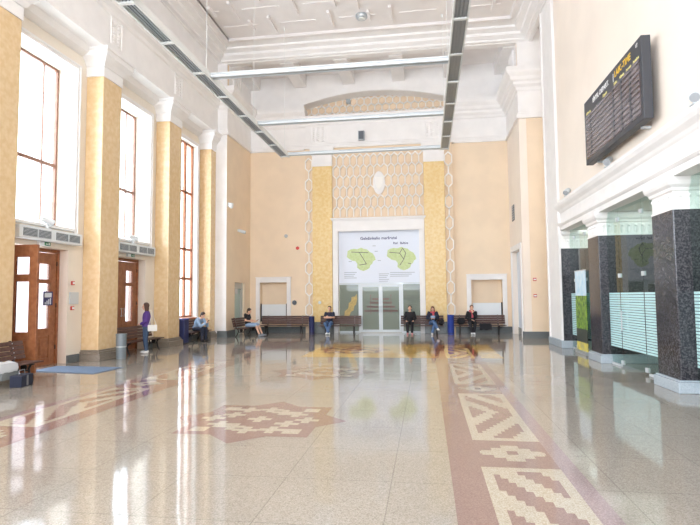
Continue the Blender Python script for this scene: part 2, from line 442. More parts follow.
def leaf(mb_parent, nm, fn, w, h, pane_m, side):
    """door leaf in local (u across, t thickness, z), fn maps to world"""
    o = MB(); T = .06
    def bx(u0, z0, u1, z1, t0=0, t1=T):
        P = [fn(u, t, z) for u in (u0, u1) for t in (t0, t1) for z in (z0, z1)]
        xs, ys, zs = zip(*P); o.box(min(xs), min(ys), min(zs), max(xs), max(ys), max(zs))
    st = w*(.33 if side > 0 and w > .9 else .27); sr = st*.72 if w > .9 else st
    sl = st*1.12 if w > .9 else st
    bx(0, 0, sl, h); bx(w-sr, 0, w, h); bx(sl, h-.3, w-sr, h); bx(sl, 2.2, w-sr, h-.72); bx(sl, 0, w-sr, .18); bx(sl, .78, w-sr, .98)
    bx(sl, .18, w-sr, .78, .015, T-.015); bx(sl+.07, .26, w-sr-.07, .7, .003, T-.003)
    L = o.build(nm, 'wood', mb_parent, world=True, bevel=.008)
    for z0, z1 in ((.98, 2.2), (h-.72, h-.3)):
        g = MB(); P = [fn(u, t, z) for u in (sl, w-sr) for t in (.025, .035) for z in (z0, z1)]
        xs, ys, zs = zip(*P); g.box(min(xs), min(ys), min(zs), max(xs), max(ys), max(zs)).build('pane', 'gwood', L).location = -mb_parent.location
    k = MB(); u = w-.07 if side > 0 else .07
    k.tube(fn(u, -.05, 1.15), fn(u, -.05, 1.45), .012); k.tube(fn(u, .0, 1.18), fn(u, -.05, 1.18), .01); k.tube(fn(u, .0, 1.42), fn(u, -.05, 1.42), .01)
    k.build('door_handle', 'steel', L).location = -mb_parent.location
    hg = MB(); uh = 0.0 if side > 0 else w
    for z in (.45, 1.6, 2.75): hg.tube(fn(uh, -.012, z-.06), fn(uh, -.012, z+.06), .014)
    hg.build('hinge', 'iron', L).location = -mb_parent.location
    return L
def door(n, b, open_left, label):
    d = thing(f'door_{n}', label, 'door', (XL, b, 0), 0, kind='structure')
    f = MB(); x = XL-.32
    f.box(x-.1, b-.977, .001, x+.06, b-.9, 3.157); f.box(x-.1, b+.9, .001, x+.06, b+.977, 3.157); f.box(x-.1, b-.9, 3.06, x+.06, b+.9, 3.157)
    f.box(x-.1, b-.9, .001, x+.06, b+.9, .018)
    f.build('door_frame', 'wood', d, world=True)
    leaf(d, 'door_leaf', lambda u, t, z: (x-t+.03, b+.005+u, .02+z), .89, 3.03, None, -1)
    if open_left: leaf(d, 'door_leaf', lambda u, t, z: (x+.07+u, b-.97-t+.0, .02+z), .92, 3.1, None, 1)
    else: leaf(d, 'door_leaf', lambda u, t, z: (x-t+.03, b-.005-.89+u, .02+z), .89, 3.03, None, 1)
    return d, x
d1, dx = door(1, 12.57, True, 'wooden double door with its left leaf swung open into the hall')
s = MB().box(dx+.032, 12.97, 1.62, dx+.036, 13.34, 2.0); nt = s.build('notice', 'ink', d1, world=True)
MB().box(dx+.037, 13.02, 1.84, dx+.038, 13.29, 1.96).build('notice_panel', 'pblue', nt, world=False).location = (-d1.location.x, -d1.location.y, 0)
s = MB()
for k, hh in enumerate((.06, .1, .14, .17)): s.box(dx+.037, 13.03+k*.065, 1.65, dx+.038, 13.075+k*.065, 1.65+hh)
s.build('notice_bars', 'pblue', nt).location = (-d1.location.x, -d1.location.y, 0)
door(2, 16.7, False, 'closed wooden double door behind the woman in purple')

# columns of the left wall
COLL = ['yellow marble wall column nearest the camera', 'yellow marble wall column cut by the left picture edge', 'yellow marble column between the two wooden doors', 'yellow marble column between the farther door and the orange window', 'narrow yellow marble column beside the pier whitened for sunlight']
for (a, b), lb in zip(COLY, COLL):
    c = thing('column', lb, 'column', (XC-.3, (a+b)/2, 0), 0, kind='structure')
    MB().box(XL+.001, a, .3, XC, b-(.003 if b > 22.6 else 0), 8.42).build('shaft', 'gold', c, world=True, bevel=.02)
    p = MB(); e = 0 if b > 22.6 else 1
    p.box(XL+.001, a-.1, 0, XC+.12, b+.1*e-.003, .2); p.box(XL+.001, a-.06, .2, XC+.07, b+.06*e-.003, .26); p.box(XL+.001, a-.03, .26, XC+.035, b+.03*e-.003, .31)
    p.build('plinth', 'plinth', c, world=True, bevel=.015)
    cp = MB(); rg = []
    for o, z in ((.01, 8.42), (.02, 8.42), (.02, 8.72), (.05, 8.74), (.07, 8.78), (.12, 8.86), (.22, 8.96), (.25, 8.98), (.25, 9.12), (.30, 9.14), (.30, 9.21)):
        ee = o*e-.003
        rg.append([(XL+.001, a-o, z), (XC+o, a-o, z), (XC+o, b+ee, z), (XL+.001, b+ee, z)])
    cp.loft(rg).build('capital', 'white', c, world=True)
# left baseboards
s = MB()
for y0, y1 in ((10.99, 11.58), (13.56, 14.05), (15.24, 15.7), (17.7, 18.18), (19.37, 22.03)): s.box(XL+.001, y0, 0, XL+.05, y1, .22)
struct('baseboard_left', s, 'base', 'grey stone baseboard along the left wall between columns', 'baseboard')

# end block (left and right), back wall
XE = 6.43
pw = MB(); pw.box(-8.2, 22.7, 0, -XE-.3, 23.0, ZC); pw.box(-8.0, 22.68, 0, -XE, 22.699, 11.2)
struct('wall_left_pier', pw, 'white', 'end pier whitened for sunlight beside the orange framed window', 'wall')  # white plaster stands in for sunlight falling on this pier
struct('wall_left_end', plate(MB(), fX, 22.7, D, 0, ZC, [(23.75, 25.1, 0, 2.5)], -XE, -XE-.299), 'peach', 'peach side wall of the end alcove on the left', 'wall')
struct('wall_right_end', plate(MB(), fX, 22.7, D, 0, ZC, [(23.15, 25.35, 0, 3.75)], XE, XE+.3), 'board_wall', 'pale side wall of the end alcove with a white framed doorway', 'wall')
struct('wall_right_pier', MB().box(XE+.301, 22.7, 0, 8.9, 23.0, ZC), 'peach', 'peach end pier beyond the white corner on the right', 'wall')
# left side niche door
d = thing('door_3', 'narrow pale green glazed door in the left alcove wall', 'door', (-XE, 24.4, 0), 0, kind='structure')
MB().box(-XE-.26, 23.76, .001, -XE-.2, 25.09, 2.49).build('door_leaf', 'pgreen', d, world=True)
s = MB(); s.box(-XE-.2, 23.76, .001, -XE-.1, 23.9, 2.49).box(-XE-.2, 24.95, .001, -XE-.1, 25.09, 2.49).box(-XE-.2, 23.9, 2.2, -XE-.1, 24.95, 2.49)
s.build('door_frame', 'corr', d, world=True)
MB().box(-XE-.19, 24.25, 1.95, -XE-.17, 24.6, 2.35).build('door_sign', 'whitep', d, world=True)
MB().tube((-XE-.17, 24.0, .95), (-XE-.17, 24.0, 1.3), .015).build('door_handle', 'steel', d, world=True)
d = thing('door_4', 'tall white framed doorway in the right alcove wall', 'door', (XE, 24.2, 0), 0, kind='structure')
MB().box(XE+.2, 23.16, .3, XE+.26, 25.34, 3.74).build('door_leaf', 'pblue', d, world=True)
MB().box(XE+.18, 23.16, .001, XE+.27, 25.34, .3).build('kick_plate', 'base', d, world=True)
s = MB()
for y0, y1, z0, z1 in ((22.9, 23.15, 0, 4.0), (25.35, 25.6, 0, 4.0), (23.15, 25.35, 3.75, 4.0)): s.box(XE-.05, y0, z0, XE-.001, y1, z1)
s.build('door_surround', 'white', d, world=True, bevel=.01)

# back wall with niches, portal and arched recess
NL, NR, ZN = (-5.9, -4.5), (4.57, 6.02), 2.52
aw, a0z, rise = 3.6, 10.85, 1.25
arch = lambda x: a0z + .72 + (rise-.72)*(1-(x/aw)**2)
bw = plate(MB(), fY, -XE-.3, XE+.3, 0, a0z, [(-1.86, 2.16, 0, 5.03), (NL[0], NL[1], .55, ZN), (NR[0], NR[1], .55, ZN)], D, D+.7)
n = 28
bw.box(-XE-.3, D, a0z, -aw, D+.7, ZC); bw.box(aw, D, a0z, XE+.3, D+.7, ZC)
for i in range(n):
    x0 = -aw+2*aw*i/n; x1 = -aw+2*aw*(i+1)/n
    bw.prism([(x0, arch(x0)), (x1, arch(x1)), (x1, ZC), (x0, ZC)], fY, D, D+.7)
bm_ = bw
wb = struct('wall_back', bm_, 'peach', 'peach back wall behind the benches with a white portal and arched recess', 'wall')
# upper part of the back wall is white above the entablature
s = MB(); t = .012
s.box(-XE+.001, D-t, 11.28, -aw, D-.001, ZC-.001); s.box(aw, D-t, 11.28, XE-.001, D-.001, ZC-.001)
for i in range(n):
    x0 = -aw+2*aw*i/n; x1 = -aw+2*aw*(i+1)/n
    s.prism([(x0, arch(x0)), (x1, arch(x1)), (x1, ZC-.001), (x0, ZC-.001)], fY, D-t, D-.001)
    s.prism([(x0, arch(x0)-.012), (x1, arch(x1)-.012), (x1, arch(x1)-.001), (x0, arch(x0)-.001)], fY, D-t, D+.7)
struct('trim_1', s, 'white', 'white plaster upper back wall around the arched recess', 'wall trim')
s = MB()
for i in range(n):
    x0 = -aw+2*aw*i/n; x1 = -aw+2*aw*(i+1)/n
    s.prism([(x0, arch(x0)+.0), (x1, arch(x1)+.0), (x1*1.03, arch(x1)+.2), (x0*1.03, arch(x0)+.2)], fY, D-.09, D+.05)
struct('trim_2', s, 'white', 'white moulded arch edge above the back entablature', 'arch moulding')
for nm, lb, sg in (('wall_left_upper', 'white upper alcove wall with fluted panel on the left', -1), ('wall_right_upper', 'white upper alcove wall with fluted panel on the right', 1)):
    s = MB(); x = sg*XE
    s.box(min(x, x-sg*.012), 22.9, 11.28, max(x, x-sg*.012), 25.9, ZC-.001)
    for k in range(4): s.box(min(x-sg*.012, x-sg*.09), 23.35+k*.28, 11.45, max(x-sg*.012, x-sg*.09), 23.5+k*.28, 12.5)
    struct(nm, s, 'white', lb, 'wall')
s = MB(); s.box(-8.0, 22.66, 11.28, -XE-.0, 22.699, ZC-.001); s.box(XE, 22.66, 11.28, 8.8, 22.699, ZC-.001)
struct('trim_3', s, 'white', 'white upper faces of the end piers above the entablature', 'wall trim')

def hexlattice(name, x0, x1, z0, z1, y, clip, label, px=.34, pz=.52):
    """elongated hexagon lattice: raised ribs and small raised hexagons on a ground"""
    ribs, inn = MB(), MB(); w = .028
    hx = px/2; a = pz*.33; c = pz*.5     # half width; half height of side; row stagger
    rows = int((z1-z0)/pz)+3; cols = int((x1-x0)/px)+3
    def bar(p, q):
        p, q = Vector(p), Vector(q); 
        if not (clip(*((p+q)/2))): return
        d = (q-p).normalized(); nn = Vector((-d.y, d.x))*w
        p = p-d*.006; q = q+d*.006
        ribs.prism([tuple(p+nn), tuple(p-nn), tuple(q-nn), tuple(q+nn)], fY, y-.085, y)
    for r in range(-1, rows):
        for k in range(-1, cols):
            cx = x0+k*px+(hx if r % 2 else 0); cz = z0+r*pz
            T = (cx, cz+c*1.0+ (pz*.5-c)+.0)
            top = cz+pz*.5+a*.36; sh = pz-top+cz  # shoulders so that rows interlock
            P = [(cx, cz+pz*.66), (cx+hx, cz+pz*.34), (cx+hx, cz-pz*.34), (cx, cz-pz*.66), (cx-hx, cz-pz*.34), (cx-hx, cz+pz*.34)]
            for i in (0, 5, 4): bar(P[i], P[(i+1) % 6])
            if clip(cx, cz):
                Q = [(cx+(u-cx)*.62, cz+(v-cz)*.68) for u, v in P]
                if all(clip(*q) for q in Q): inn.prism(Q, fY, y-.045, y)
    o = tag(ribs.build(name, 'lat'), label, 'wall lattice', kind='structure')
    inn.build('lattice_hexagon', 'latb', o, kind='stuff')
    return o
# arched recess
s = MB(); s.box(-4.2, D+.701, a0z-.3, 4.2, D+.8, ZC)
struct('wall_arch_recess', s, 'latb', 'peach wall at the back of the arched recess', 'wall')
hexlattice('trim_4', -3.9, 3.9, a0z-.1, 12.4, D+.7, lambda x, z: -3.9 < x < 3.9 and z > a0z-.05, 'cream hexagon lattice inside the arched recess', .37, .36)
struct('trim_5', MB().box(-3.6, D-.15, a0z-.1, 3.6, D+.7, a0z+.035), 'white', 'white ledge below the arched recess', 'ledge')

# centre bay: ground, pilasters, lattice
YB = D-.2
s = MB(); s.box(-3.65, YB, 5.64, 3.65, D-.001, 9.3); s.box(-3.65, YB, 0, -2.24, D-.001, 5.64); s.box(2.24, YB, 0, 3.65, D-.001, 5.64)
struct('wall_back_centre', s, 'latb', 'slightly projecting centre bay of the back wall', 'wall')
hexlattice('trim_6', -2.38, 2.38, 5.9, 9.0, YB, lambda x, z: -2.27 < x < 2.27 and 5.66 < z < 8.95 and ((x-.08)/.34)**2+((z-7.36)/.66)**2 > 1, 'cream hexagon lattice panel above the white portal')
for sg, nm, lb in ((-1, 'trim_7', 'narrow hexagon lattice strip left of the left golden pilaster'), (1, 'trim_8', 'narrow hexagon lattice strip right of the right golden pilaster')):
    hexlattice(nm, 3.45*sg-.17, 3.45*sg+.17, .6, 9.0, YB, lambda x, z: abs(x-3.45*sg) < .19 and .5 < z < 8.9, lb)
for sg, lb in ((-1, 'golden marble pilaster left of the map poster'), (1, 'golden marble pilaster right of the map poster')):
    c = thing('pilaster', lb, 'pilaster', (sg*2.755, YB, 0), 0, kind='structure'); x0, x1 = sorted((sg*2.26, sg*3.25))
    MB().box(x0, YB-.16, .55, x1, YB-.001, 8.28).build('shaft', 'goldn', c, world=True, bevel=.01)
    MB().box(x0-.06, YB-.26, 0, x1+.06, YB-.001, .55).build('plinth', 'base', c, world=True, bevel=.01)
    s = MB(); s.box(x0-.01, YB-.17, 8.28, x1+.01, YB-.001, 8.85); s.box(x0-.06, YB-.22, 8.85, x1+.06, YB-.001, 8.95); s.box(x0-.11, YB-.27, 8.95, x1+.11, YB-.001, 9.2)
    s.build('capital', 'white', c, world=True, bevel=.01)
# emblem plaque
e = thing('emblem_plaque', 'white shield-shaped plaster plaque in the middle of the hexagon lattice', 'plaque', (.08, YB-.06, 7.36))
P = [(.08+.3*math.sin(2*PI*k/20)*(1 if abs(math.cos(2*PI*k/20)) < .8 else .97), 7.36+.58*math.cos(2*PI*k/20)) for k in range(20)]
MB().prism(P, fY, YB-.07, YB-.002).build('plaque', 'white', e, world=True, bevel=.01)
P = [(.08+x, 7.36+z) for x, z in ((-.19, .3), (.19, .3), (.19, -.05), (.12, -.24), (0, -.36), (-.12, -.24), (-.19, -.05))]
MB().prism(P, fY, YB-.1, YB-.068).build('shield', 'lat', e, world=True, bevel=.01)

# portal surround
s = MB(); f = YB-.12
s.box(-2.25, f, 5.03, 2.25, D+.05, 5.52); s.box(-2.29, f-.05, 5.52, 2.29, D-.001, 5.58); s.box(-2.33, f-.1, 5.58, 2.33, D-.001, 5.65)
s.box(-2.25, f, 0, -1.99, D+.05, 5.03); s.box(1.99, f, 0, 2.25, D+.05, 5.03)
s.box(-2.02, f-.02, 4.98, 2.02, f, 5.03)
struct('trim_9', s, 'white', 'white portal surround framing the map poster and glass doors', 'portal', bevel=.008)

# map poster
YP = D-.02
po = thing('map_poster', 'large pale poster with two green country maps above the glass doors', 'poster', (0, YP, 2.45))
MB().box(-1.985, YP, 2.45, 1.985, YP+.04, 5.025).build('poster_sheet', 'poster', po, world=True)
LT = [(-.72, .18), (-.7, .36), (-.55, .44), (-.38, .47), (-.2, .45), (0, .52), (.12, .46), (.3, .42), (.42, .3), (.58, .22), (.68, .05), (.72, -.1), (.6, -.18), (.55, -.3), (.45, -.38), (.42, -.5), (.28, -.6), (.1, -.66), (-.08, -.6), (-.22, -.48), (-.2, -.3), (-.3, -.16), (-.5, -.12), (-.64, -.02), (-.74, .06)]
for mx_, lines in ((-.86, [[(-.5, .3), (-.1, .28), (.1, -.05), (.25, -.3)], [(-.1, .28), (.35, .25)], [(.25, -.3), (-.1, -.35)]]), (1.13, [[(-.6, .25), (-.1, .2), (.1, -.1), (-.1, -.4)], [(-.1, .2), (.05, .45), (.2, .2), (.1, -.1)], [(.3, -.3), (.45, -.32)]])):
    MB().prism([(mx_+x*.98, 3.68+z*.98) for x, z in LT], fY, YP-.004, YP).build('country_map', 'mapg', po, world=True)
    s = MB()
    for ln in lines:
        for p, q in zip(ln, ln[1:]):
            p, q = Vector((mx_+p[0], 3.68+p[1])), Vector((mx_+q[0], 3.68+q[1])); d_ = (q-p).normalized(); nn = Vector((-d_.y, d_.x))*.014
            s.prism([tuple(p+nn), tuple(p-nn), tuple(q-nn), tuple(q+nn)], fY, YP-.007, YP-.003)
    s.build('route_print', 'inkb', po, world=True)
RX = Matrix.Rotation(PI/2, 4, 'X')
text('title_lettering', 'Geležinkelio maršrutai', .2, Matrix.Translation((.0, YP-.001, 4.58)) @ RX, 'ink', po, align='CENTER')
for x, t_ in ((.72, 'Rail'), (1.06, 'Baltica')): text('subtitle_lettering', t_, .15, Matrix.Translation((x, YP-.001, 4.33)) @ RX, 'ink', po)
s = MB()
for x0, z0, nn_, w in ((-1.72, 2.95, 4, .62), (.0, 2.86, 5, .5), (.55, 2.92, 3, 1.2)):
    for k in range(nn_): s.box(x0, YP-.003, z0-k*.09, x0+w*(1-.12*(k % 3)), YP-.001, z0-k*.09+.03)
for x, z in ((-.2, 3.98), (-.05, 3.52), (-1.5, 3.5), (-.3, 4.25)): s.box(x, YP-.003, z, x+.16, YP-.001, z+.03)
s.build('poster_small_print', 'inkg', po, world=True, kind='stuff')

# glass doors under the poster
YG = D+.03
dr = thing('door_5', 'silver framed glass double doors with side panels under the map poster', 'door', (0, YG, 0), 0, kind='structure')
s = MB(); X = [-1.985, -1.03, -.93, 1.05, 1.15, 1.985]
s.box(-1.985, YG, 2.36, 1.985, YG+.08, 2.449)
for x in (-.98, 1.12): s.box(x-.05, YG, .001, x+.05, YG+.08, 2.36)
s.box(-1.985, YG, .001, -1.03, YG+.08, .08); s.box(1.17, YG, .001, 1.985, YG+.08, .08)
s.build('door_frame', 'alu', dr, world=True)
for x0, x1, side in ((-.92, .065, 1), (.075, 1.06, -1)):
    s = MB(); e = .09
    s.box(x0, YG-.01, .03, x0+e, YG+.05, 2.35).box(x1-e, YG-.01, .03, x1, YG+.05, 2.35).box(x0+e, YG-.01, 2.24, x1-e, YG+.05, 2.35).box(x0+e, YG-.01, .03, x1-e, YG+.05, .15)
    L = s.build('door_leaf', 'alu', dr, world=True)
    off = Vector((0, -YG, 0))
    MB().box(x0+e, YG+.01, .15, x1-e, YG+.03, 2.24).build('pane', 'gdoor', L).location = off
    s = MB(); cx = .07
    for k, z in enumerate((1.02, 1.22, 1.42, 1.6)):
        w0 = .82-.15*k*.9; a, b = (cx-w0, cx-.11) if side > 0 else (cx+.11, cx+w0)
        s.box(max(a, x0+e+.01), YG+.004, z, min(b, x1-e-.01), YG+.009, z+.09)
    xm = (x0+x1)/2
    s.box(xm-.015, YG+.003, .92, xm+.015, YG+.008, 1.8); s.box(xm-.03, YG+.003, 1.8, xm+.03, YG+.008, 1.86)
    s.build('track_decal', 'brownd', L).location = off
    k = MB(); u = x1-.045 if side > 0 else x0+.045
    k.tube((u, YG-.05, .95), (u, YG-.05, 1.35), .014).tube((u, YG-.05, .98), (u, YG, .98), .01).tube((u, YG-.05, 1.32), (u, YG, 1.32), .01)
    k.build('door_handle', 'steel', L).location = off
MB().box(.95, YG-.06, 2.36, 1.25, YG, 2.43).build('door_closer', 'steel', dr, world=True)
for x0, x1 in ((-1.985, -1.03), (1.17, 1.985)): MB().box(x0, YG+.03, .08, x1, YG+.05, 2.36).build('pane', 'gdoor', dr, world=True)
P = [(-1.75, .75), (-1.72, 1.05), (-1.55, 1.2), (-1.52, 1.45), (-1.4, 1.55), (-1.38, 1.75), (-1.22, 1.78), (-1.12, 1.9), (-1.1, 1.65), (-1.15, 1.4), (-1.25, 1.3), (-1.28, 1.1), (-1.42, 1.02), (-1.5, .8)]
MB().prism(P, fY, YG+.022, YG+.028).build('gold_decal', 'golds', dr, world=True)
s = MB()
for z, w in ((1.72, .6), (1.66, .56), (1.6, .4), (1.4, .5), (1.27, .36), (1.2, .3)): s.box(1.58-w/2, YG+.022, z, 1.58+w/2, YG+.028, z+.035)
s.build('text_decal', 'dtext', dr, world=True, kind='stuff')
for o in [o for o in COL.objects if o.parent is None and (o.name in ('wall_back_centre', 'trim_6', 'trim_7', 'trim_8', 'trim_9', 'emblem_plaque', 'map_poster', 'door_5') or o.name.startswith('pilaster'))]:
    o.location.x += .15           # the centre bay sits a little right of the hall's axis
# small room behind the glass doors
s = MB(); s.box(-2.6, 29.5, 0, 2.6, 29.7, 3.2); s.box(-2.7, D+.7, 0, -2.6, 29.7, 3.2); s.box(2.6, D+.7, 0, 2.7, 29.7, 3.2); s.box(-2.7, D+.7, 3.2, 2.7, 29.7, 3.3)
struct('wall_back_room', s, 'corr', 'grey room seen dimly behind the glass doors', 'wall')

# niches
for (x0, x1), nm, lb, lb2, n2 in ((NL, 'trim_10', 'white frame around the shallow peach niche on the left of the back wall', 'white low board with dark posts standing in the left niche', 0), (NR, 'trim_11', 'white frame around the shallow peach niche on the right of the back wall', 'white low board standing in the right niche', 1)):
    s = MB(); w = .21
    s.box(x0-w, D-.07, .3, x0, D-.001, ZN+w+.02); s.box(x1, D-.07, .3, x1+w, D-.001, ZN+w+.02); s.box(x0, D-.07, ZN, x1, D-.001, ZN+w+.02)
    s.box(x0-w-.02, D-.1, ZN+w+.02, x1+w+.02, D-.001, ZN+w+.07)
    struct(nm, s, 'white', lb, 'niche frame', bevel=.01)
    struct('wall_niche', MB().box(x0-.05, D+.35, .5, x1+.05, D+.5, ZN+.05), 'peach', 'peach back of the '+('right' if n2 else 'left')+' niche', 'wall')
    b = thing('counter_board', lb2, 'board', ((x0+x1)/2, D+.1, .552))
    MB().box(x0+.06, D+.08, .552, x1-.02, D+.12, 1.42).build('panel', 'whitep', b, world=True)
    for x in ((x0+.04, x1-.04) if not n2 else (x1-.04,)): MB().tube((x, D+.05, .552), (x, D+.05, 1.45), .03).build('post', 'iron', b, world=True)
s = MB()
s.box(-XE+.001, D-.04, 0, -3.51, D-.001, .3); s.box(3.81, D-.04, 0, XE-.001, D-.001, .3)
struct('baseboard_back', s, 'base', 'dark grey stone baseboard along the back wall', 'baseboard')
s = MB(); s.box(-XE, 22.65, 0, -XE+.05, 23.7, .3); s.box(-XE, 25.12, 0, -XE+.05, 25.88, .3); s.box(-XC*-1+.12, 22.645, 0, -XE, 22.699, .3)
struct('baseboard_alcove_left', s, 'base', 'dark grey stone baseboard of the left alcove wall', 'baseboard')
s = MB(); s.box(XE-.05, 22.65, 0, XE-.001, 22.88, .28); s.box(XE-.05, 25.62, 0, XE-.001, 25.88, .28); s.box(XE, 22.645, 0, 8.6, 22.699, .28)
struct('baseboard_right', s, 'base', 'grey stone baseboard of the right end pier', 'baseboard')

# entablature and cornice around the hall
prof = [(-.25, 9.21), (.08, 9.21), (.08, 9.33), (.05, 9.36), (.05, 9.42), (0, 9.46), (0, 10.38), (.05, 10.42), (.08, 10.52), (.2, 10.62), (.22, 10.72), (.3, 10.78), (.34, 10.9), (.46, 11.02), (.5, 11.08), (.5, 11.28), (-.25, 11.28)]
pathL = [(-3.45, D-.02), (-XE+.02, D-.02), (-XE+.02, 22.66), (XC+.08, 22.66), (XC+.08, YR)]
prof_c = [(-.2, 9.21), (.08, 9.21), (.08, 9.33), (.05, 9.36), (.05, 9.42), (0, 9.46), (0, 10.42), (.04, 10.46), (.06, 10.6), (.12, 10.66), (.14, 10.88), (-.2, 10.88)]
struct('trim_17', sweep(MB(), prof_c, [(3.78, D-.02), (3.78, YB-.03), (-3.48, YB-.03), (-3.48, D-.02)]), 'white', 'white projecting entablature over the middle of the back wall', 'cornice')
struct('trim_18', sweep(MB(), prof, [(8.2, 22.66), (XE-.02, 22.66), (XE-.02, D-.02), (3.75, D-.02)]), 'white', 'white moulded entablature on the right end pier and alcove', 'cornice')
struct('trim_12', sweep(MB(), prof, pathL), 'white', 'white moulded entablature along the left wall and left alcove', 'cornice')
# deep beam soffit over the left bays
s = MB()
for (a, b), (c, d_) in zip([(YR-1, YR)]+COLY, COLY): 
    pass
s.box(XL+.001, YR, 9.215, XC+.03, 22.69, 9.45)
rg = []
for y in (YR, 22.65): rg.append([(XL+.001, y, 9.215), (XL+.001, y, 8.95), (XL+.06, y, 8.97), (XL+.2, y, 9.05), (XL+.3, y, 9.215)])
s.loft(rg)
s.box(XL+.001, YR, 9.45, XC+.07, 22.69, ZC-.001)
struct('trim_13', s, 'white', 'white coved beam above the left windows', 'beam')
# relief panels above columns
for (a, b), lb in zip(COLY[1:4], ('foliage relief panel above the leftmost column', 'foliage relief panel above the column between the doors', 'foliage relief panel above the column by the orange window')):
    s = MB(); y = (a+b)/2
    for r in range(7):
        for c_ in range(2):
            zz = 9.6+r*.11; yy = y-.12+c_*.24
            s.ell((XC+.085, yy, zz), .035, .085, .05, u=8, v=6)
    for yy in (y-.28, y+.28): s.box(XC+.08, yy-.02, 9.52, XC+.11, yy+.02, 10.36)
    tag(s.build('relief_panel', 'white'), lb, 'relief panel', kind='structure')
for x, lb in ((-2.85, 'foliage relief panel on the back entablature left of centre'), (2.85, 'foliage relief panel on the back entablature right of centre')):
    s = MB()
    for r in range(7):
        for c_ in range(3): s.ell((x-.24+c_*.24, YB-.035, 9.6+r*.11), .085, .035, .05, u=8, v=6)
    for xx in (x-.4, x+.4): s.box(xx-.02, YB-.06, 9.52, xx+.02, YB-.03, 10.36)
    tag(s.build('relief_panel', 'white'), lb, 'relief panel', kind='structure')
# ceiling cornice and header beam across the alcove
prof2 = [(-.06, 12.5), (.1, 12.5), (.12, 12.53), (.25, 12.55), (.27, 12.62), (.45, 12.72), (.48, 12.82), (.7, 12.9), (.72, 12.98), (1.0, 13.03), (1.0, 13.11), (-.1, 13.11)]
struct('trim_14', sweep(MB(), prof2, [(7.0, 12.5), (7.0, 22.75), (XC+.02, 22.75), (XC+.02, YR)]), 'white', 'white stepped cornice under the ceiling edge', 'cornice')
struct('trim_15', MB().box(-XE, 22.82, 12.53, XE, 23.05, ZC-.001), 'white', 'white header beam across the end alcove', 'beam')

# ------------------------------------------------------------------ right wall
XR = 6.98
struct('wall_right', plate(MB(), fX, YR, 18.7, 4.0, ZC, [], XR+.03, XR+.5), 'board_wall', 'pale peach right wall carrying the departure board', 'wall')
p = thing('pier', 'white full height corner pier at the end of the right wall', 'pier', (XR, 19.6, 0), 0, kind='structure')
MB().box(XR-.02, 18.72, .25, XR+1.5, 20.5, ZC).build('shaft', 'white', p, world=True)
s = MB()
for y in (18.72, 20.38): s.box(XR-.06, y, .25, XR-.021, y+.12, ZC)
s.build('edge_moulding', 'white', p, world=True)
MB().box(XR-.08, 18.66, 0, XR+1.5, 20.56, .25).build('plinth', 'base_l', p, world=True, bevel=.015)
MB().box(XR+.01, 18.66, .25, XR+1.5, 18.719, 3.34).build('granite_cladding', 'black', p, world=True)
struct('wall_right_recess', MB().box(8.6, 20.5, 0, 8.9, 22.7, ZC), 'peach', 'recessed wall behind the white corner pier', 'wall')
PIL = [(6.1, 7.06), (10.42, 11.36), (14.72, 15.66)]
PLB = ['nearest black granite pilaster', 'large black granite pilaster beside the right picture edge with its white carved capital', 'middle black granite pilaster between the two glazed bays']
def carved(mb, y0, y1, x0, x1):
    """capital block of a right-hand pilaster"""
    mb.box(x0+.02, y0+.01, 3.35, x1, y1-.01, 3.68)
    rg = []
    for o, z in ((-.01, 3.68), (.02, 3.7), (.03, 3.75), (.08, 3.8), (.1, 3.86), (.1, 3.945), (-.01, 3.945)):
        rg.append([(x0-o, y0-o, z), (x1, y0-o, z), (x1, y1+o, z), (x0-o, y1+o, z)])
    mb.loft(rg); return mb
def leaves(mb, y0, y1, x0, x1):
    n_ = 6
    for k in range(n_):
        y = y0+.1+(y1-y0-.2)*k/(n_-1)
        mb.ell((x0+.02, y, 3.5), .03, .06, .12, u=8, v=6); mb.ell((x0+.0, y, 3.6), .035, .045, .04, u=8, v=6)
    n_ = 9
    for k in range(n_):
        x = x0+.12+(x1-x0-.2)*k/(n_-1)
        mb.ell((x, y0+.01, 3.5), .06, .03, .12, u=8, v=6); mb.ell((x, y0-.01, 3.6), .045, .035, .04, u=8, v=6)
    mb.box(x0+.0, y0-.01, 3.34, x1, y1+.01, 3.38)
    return mb
for (a, b), lb in zip(PIL, PLB):
    c = thing('pilaster', lb, 'pilaster', (XR+.4, (a+b)/2, 0), 0, kind='structure')
    MB().box(XR, a, .22, 8.55, b, 3.36).build('shaft', 'black', c, world=True, bevel=.02)
    MB().box(XR-.07, a-.07, 0, 8.55, b+.07, .2).box(XR-.04, a-.04, .2, 8.55, b+.04, .23).build('plinth', 'base_l', c, world=True, bevel=.02)
    cp = carved(MB(), a, b, XR, 8.55).build('capital', 'white', c, world=True)
    leaves(MB(), a, b, XR, 8.5).build('carved_leaf', 'white', c, world=True, smooth=True)
s = carved(MB(), 18.66, 18.9, XR+.11, 8.5); leaves(s, 18.66, 18.9, XR+.12, 8.5)
s.build('capital', 'white', p, world=True)
# entablature over the arcade
profR = [(-.4, 3.95), (.02, 3.95), (.02, 4.08), (.05, 4.1), (.08, 4.14), (.08, 4.2), (.0, 4.24), (.0, 4.52), (.03, 4.56), (.06, 4.62), (.14, 4.7), (.18, 4.78), (.18, 4.86), (-.4, 4.86)]
struct('trim_16', sweep(MB(), profR, [(XR+.02, YR), (XR+.02, 18.75)]), 'white', 'white moulded entablature above the black pilasters', 'cornice')
s = MB(); s.box(XR+.38, YR, 3.965, 8.6, 18.7, 4.2)
struct('ceiling_vestibule', s, 'white', 'white soffit above the glazed vestibule', 'ceiling')
struct('wall_vestibule', MB().box(8.6, YR, 0, 8.8, 20.5, 4.2), 'corr', 'grey beige wall behind the glass partitions', 'wall')

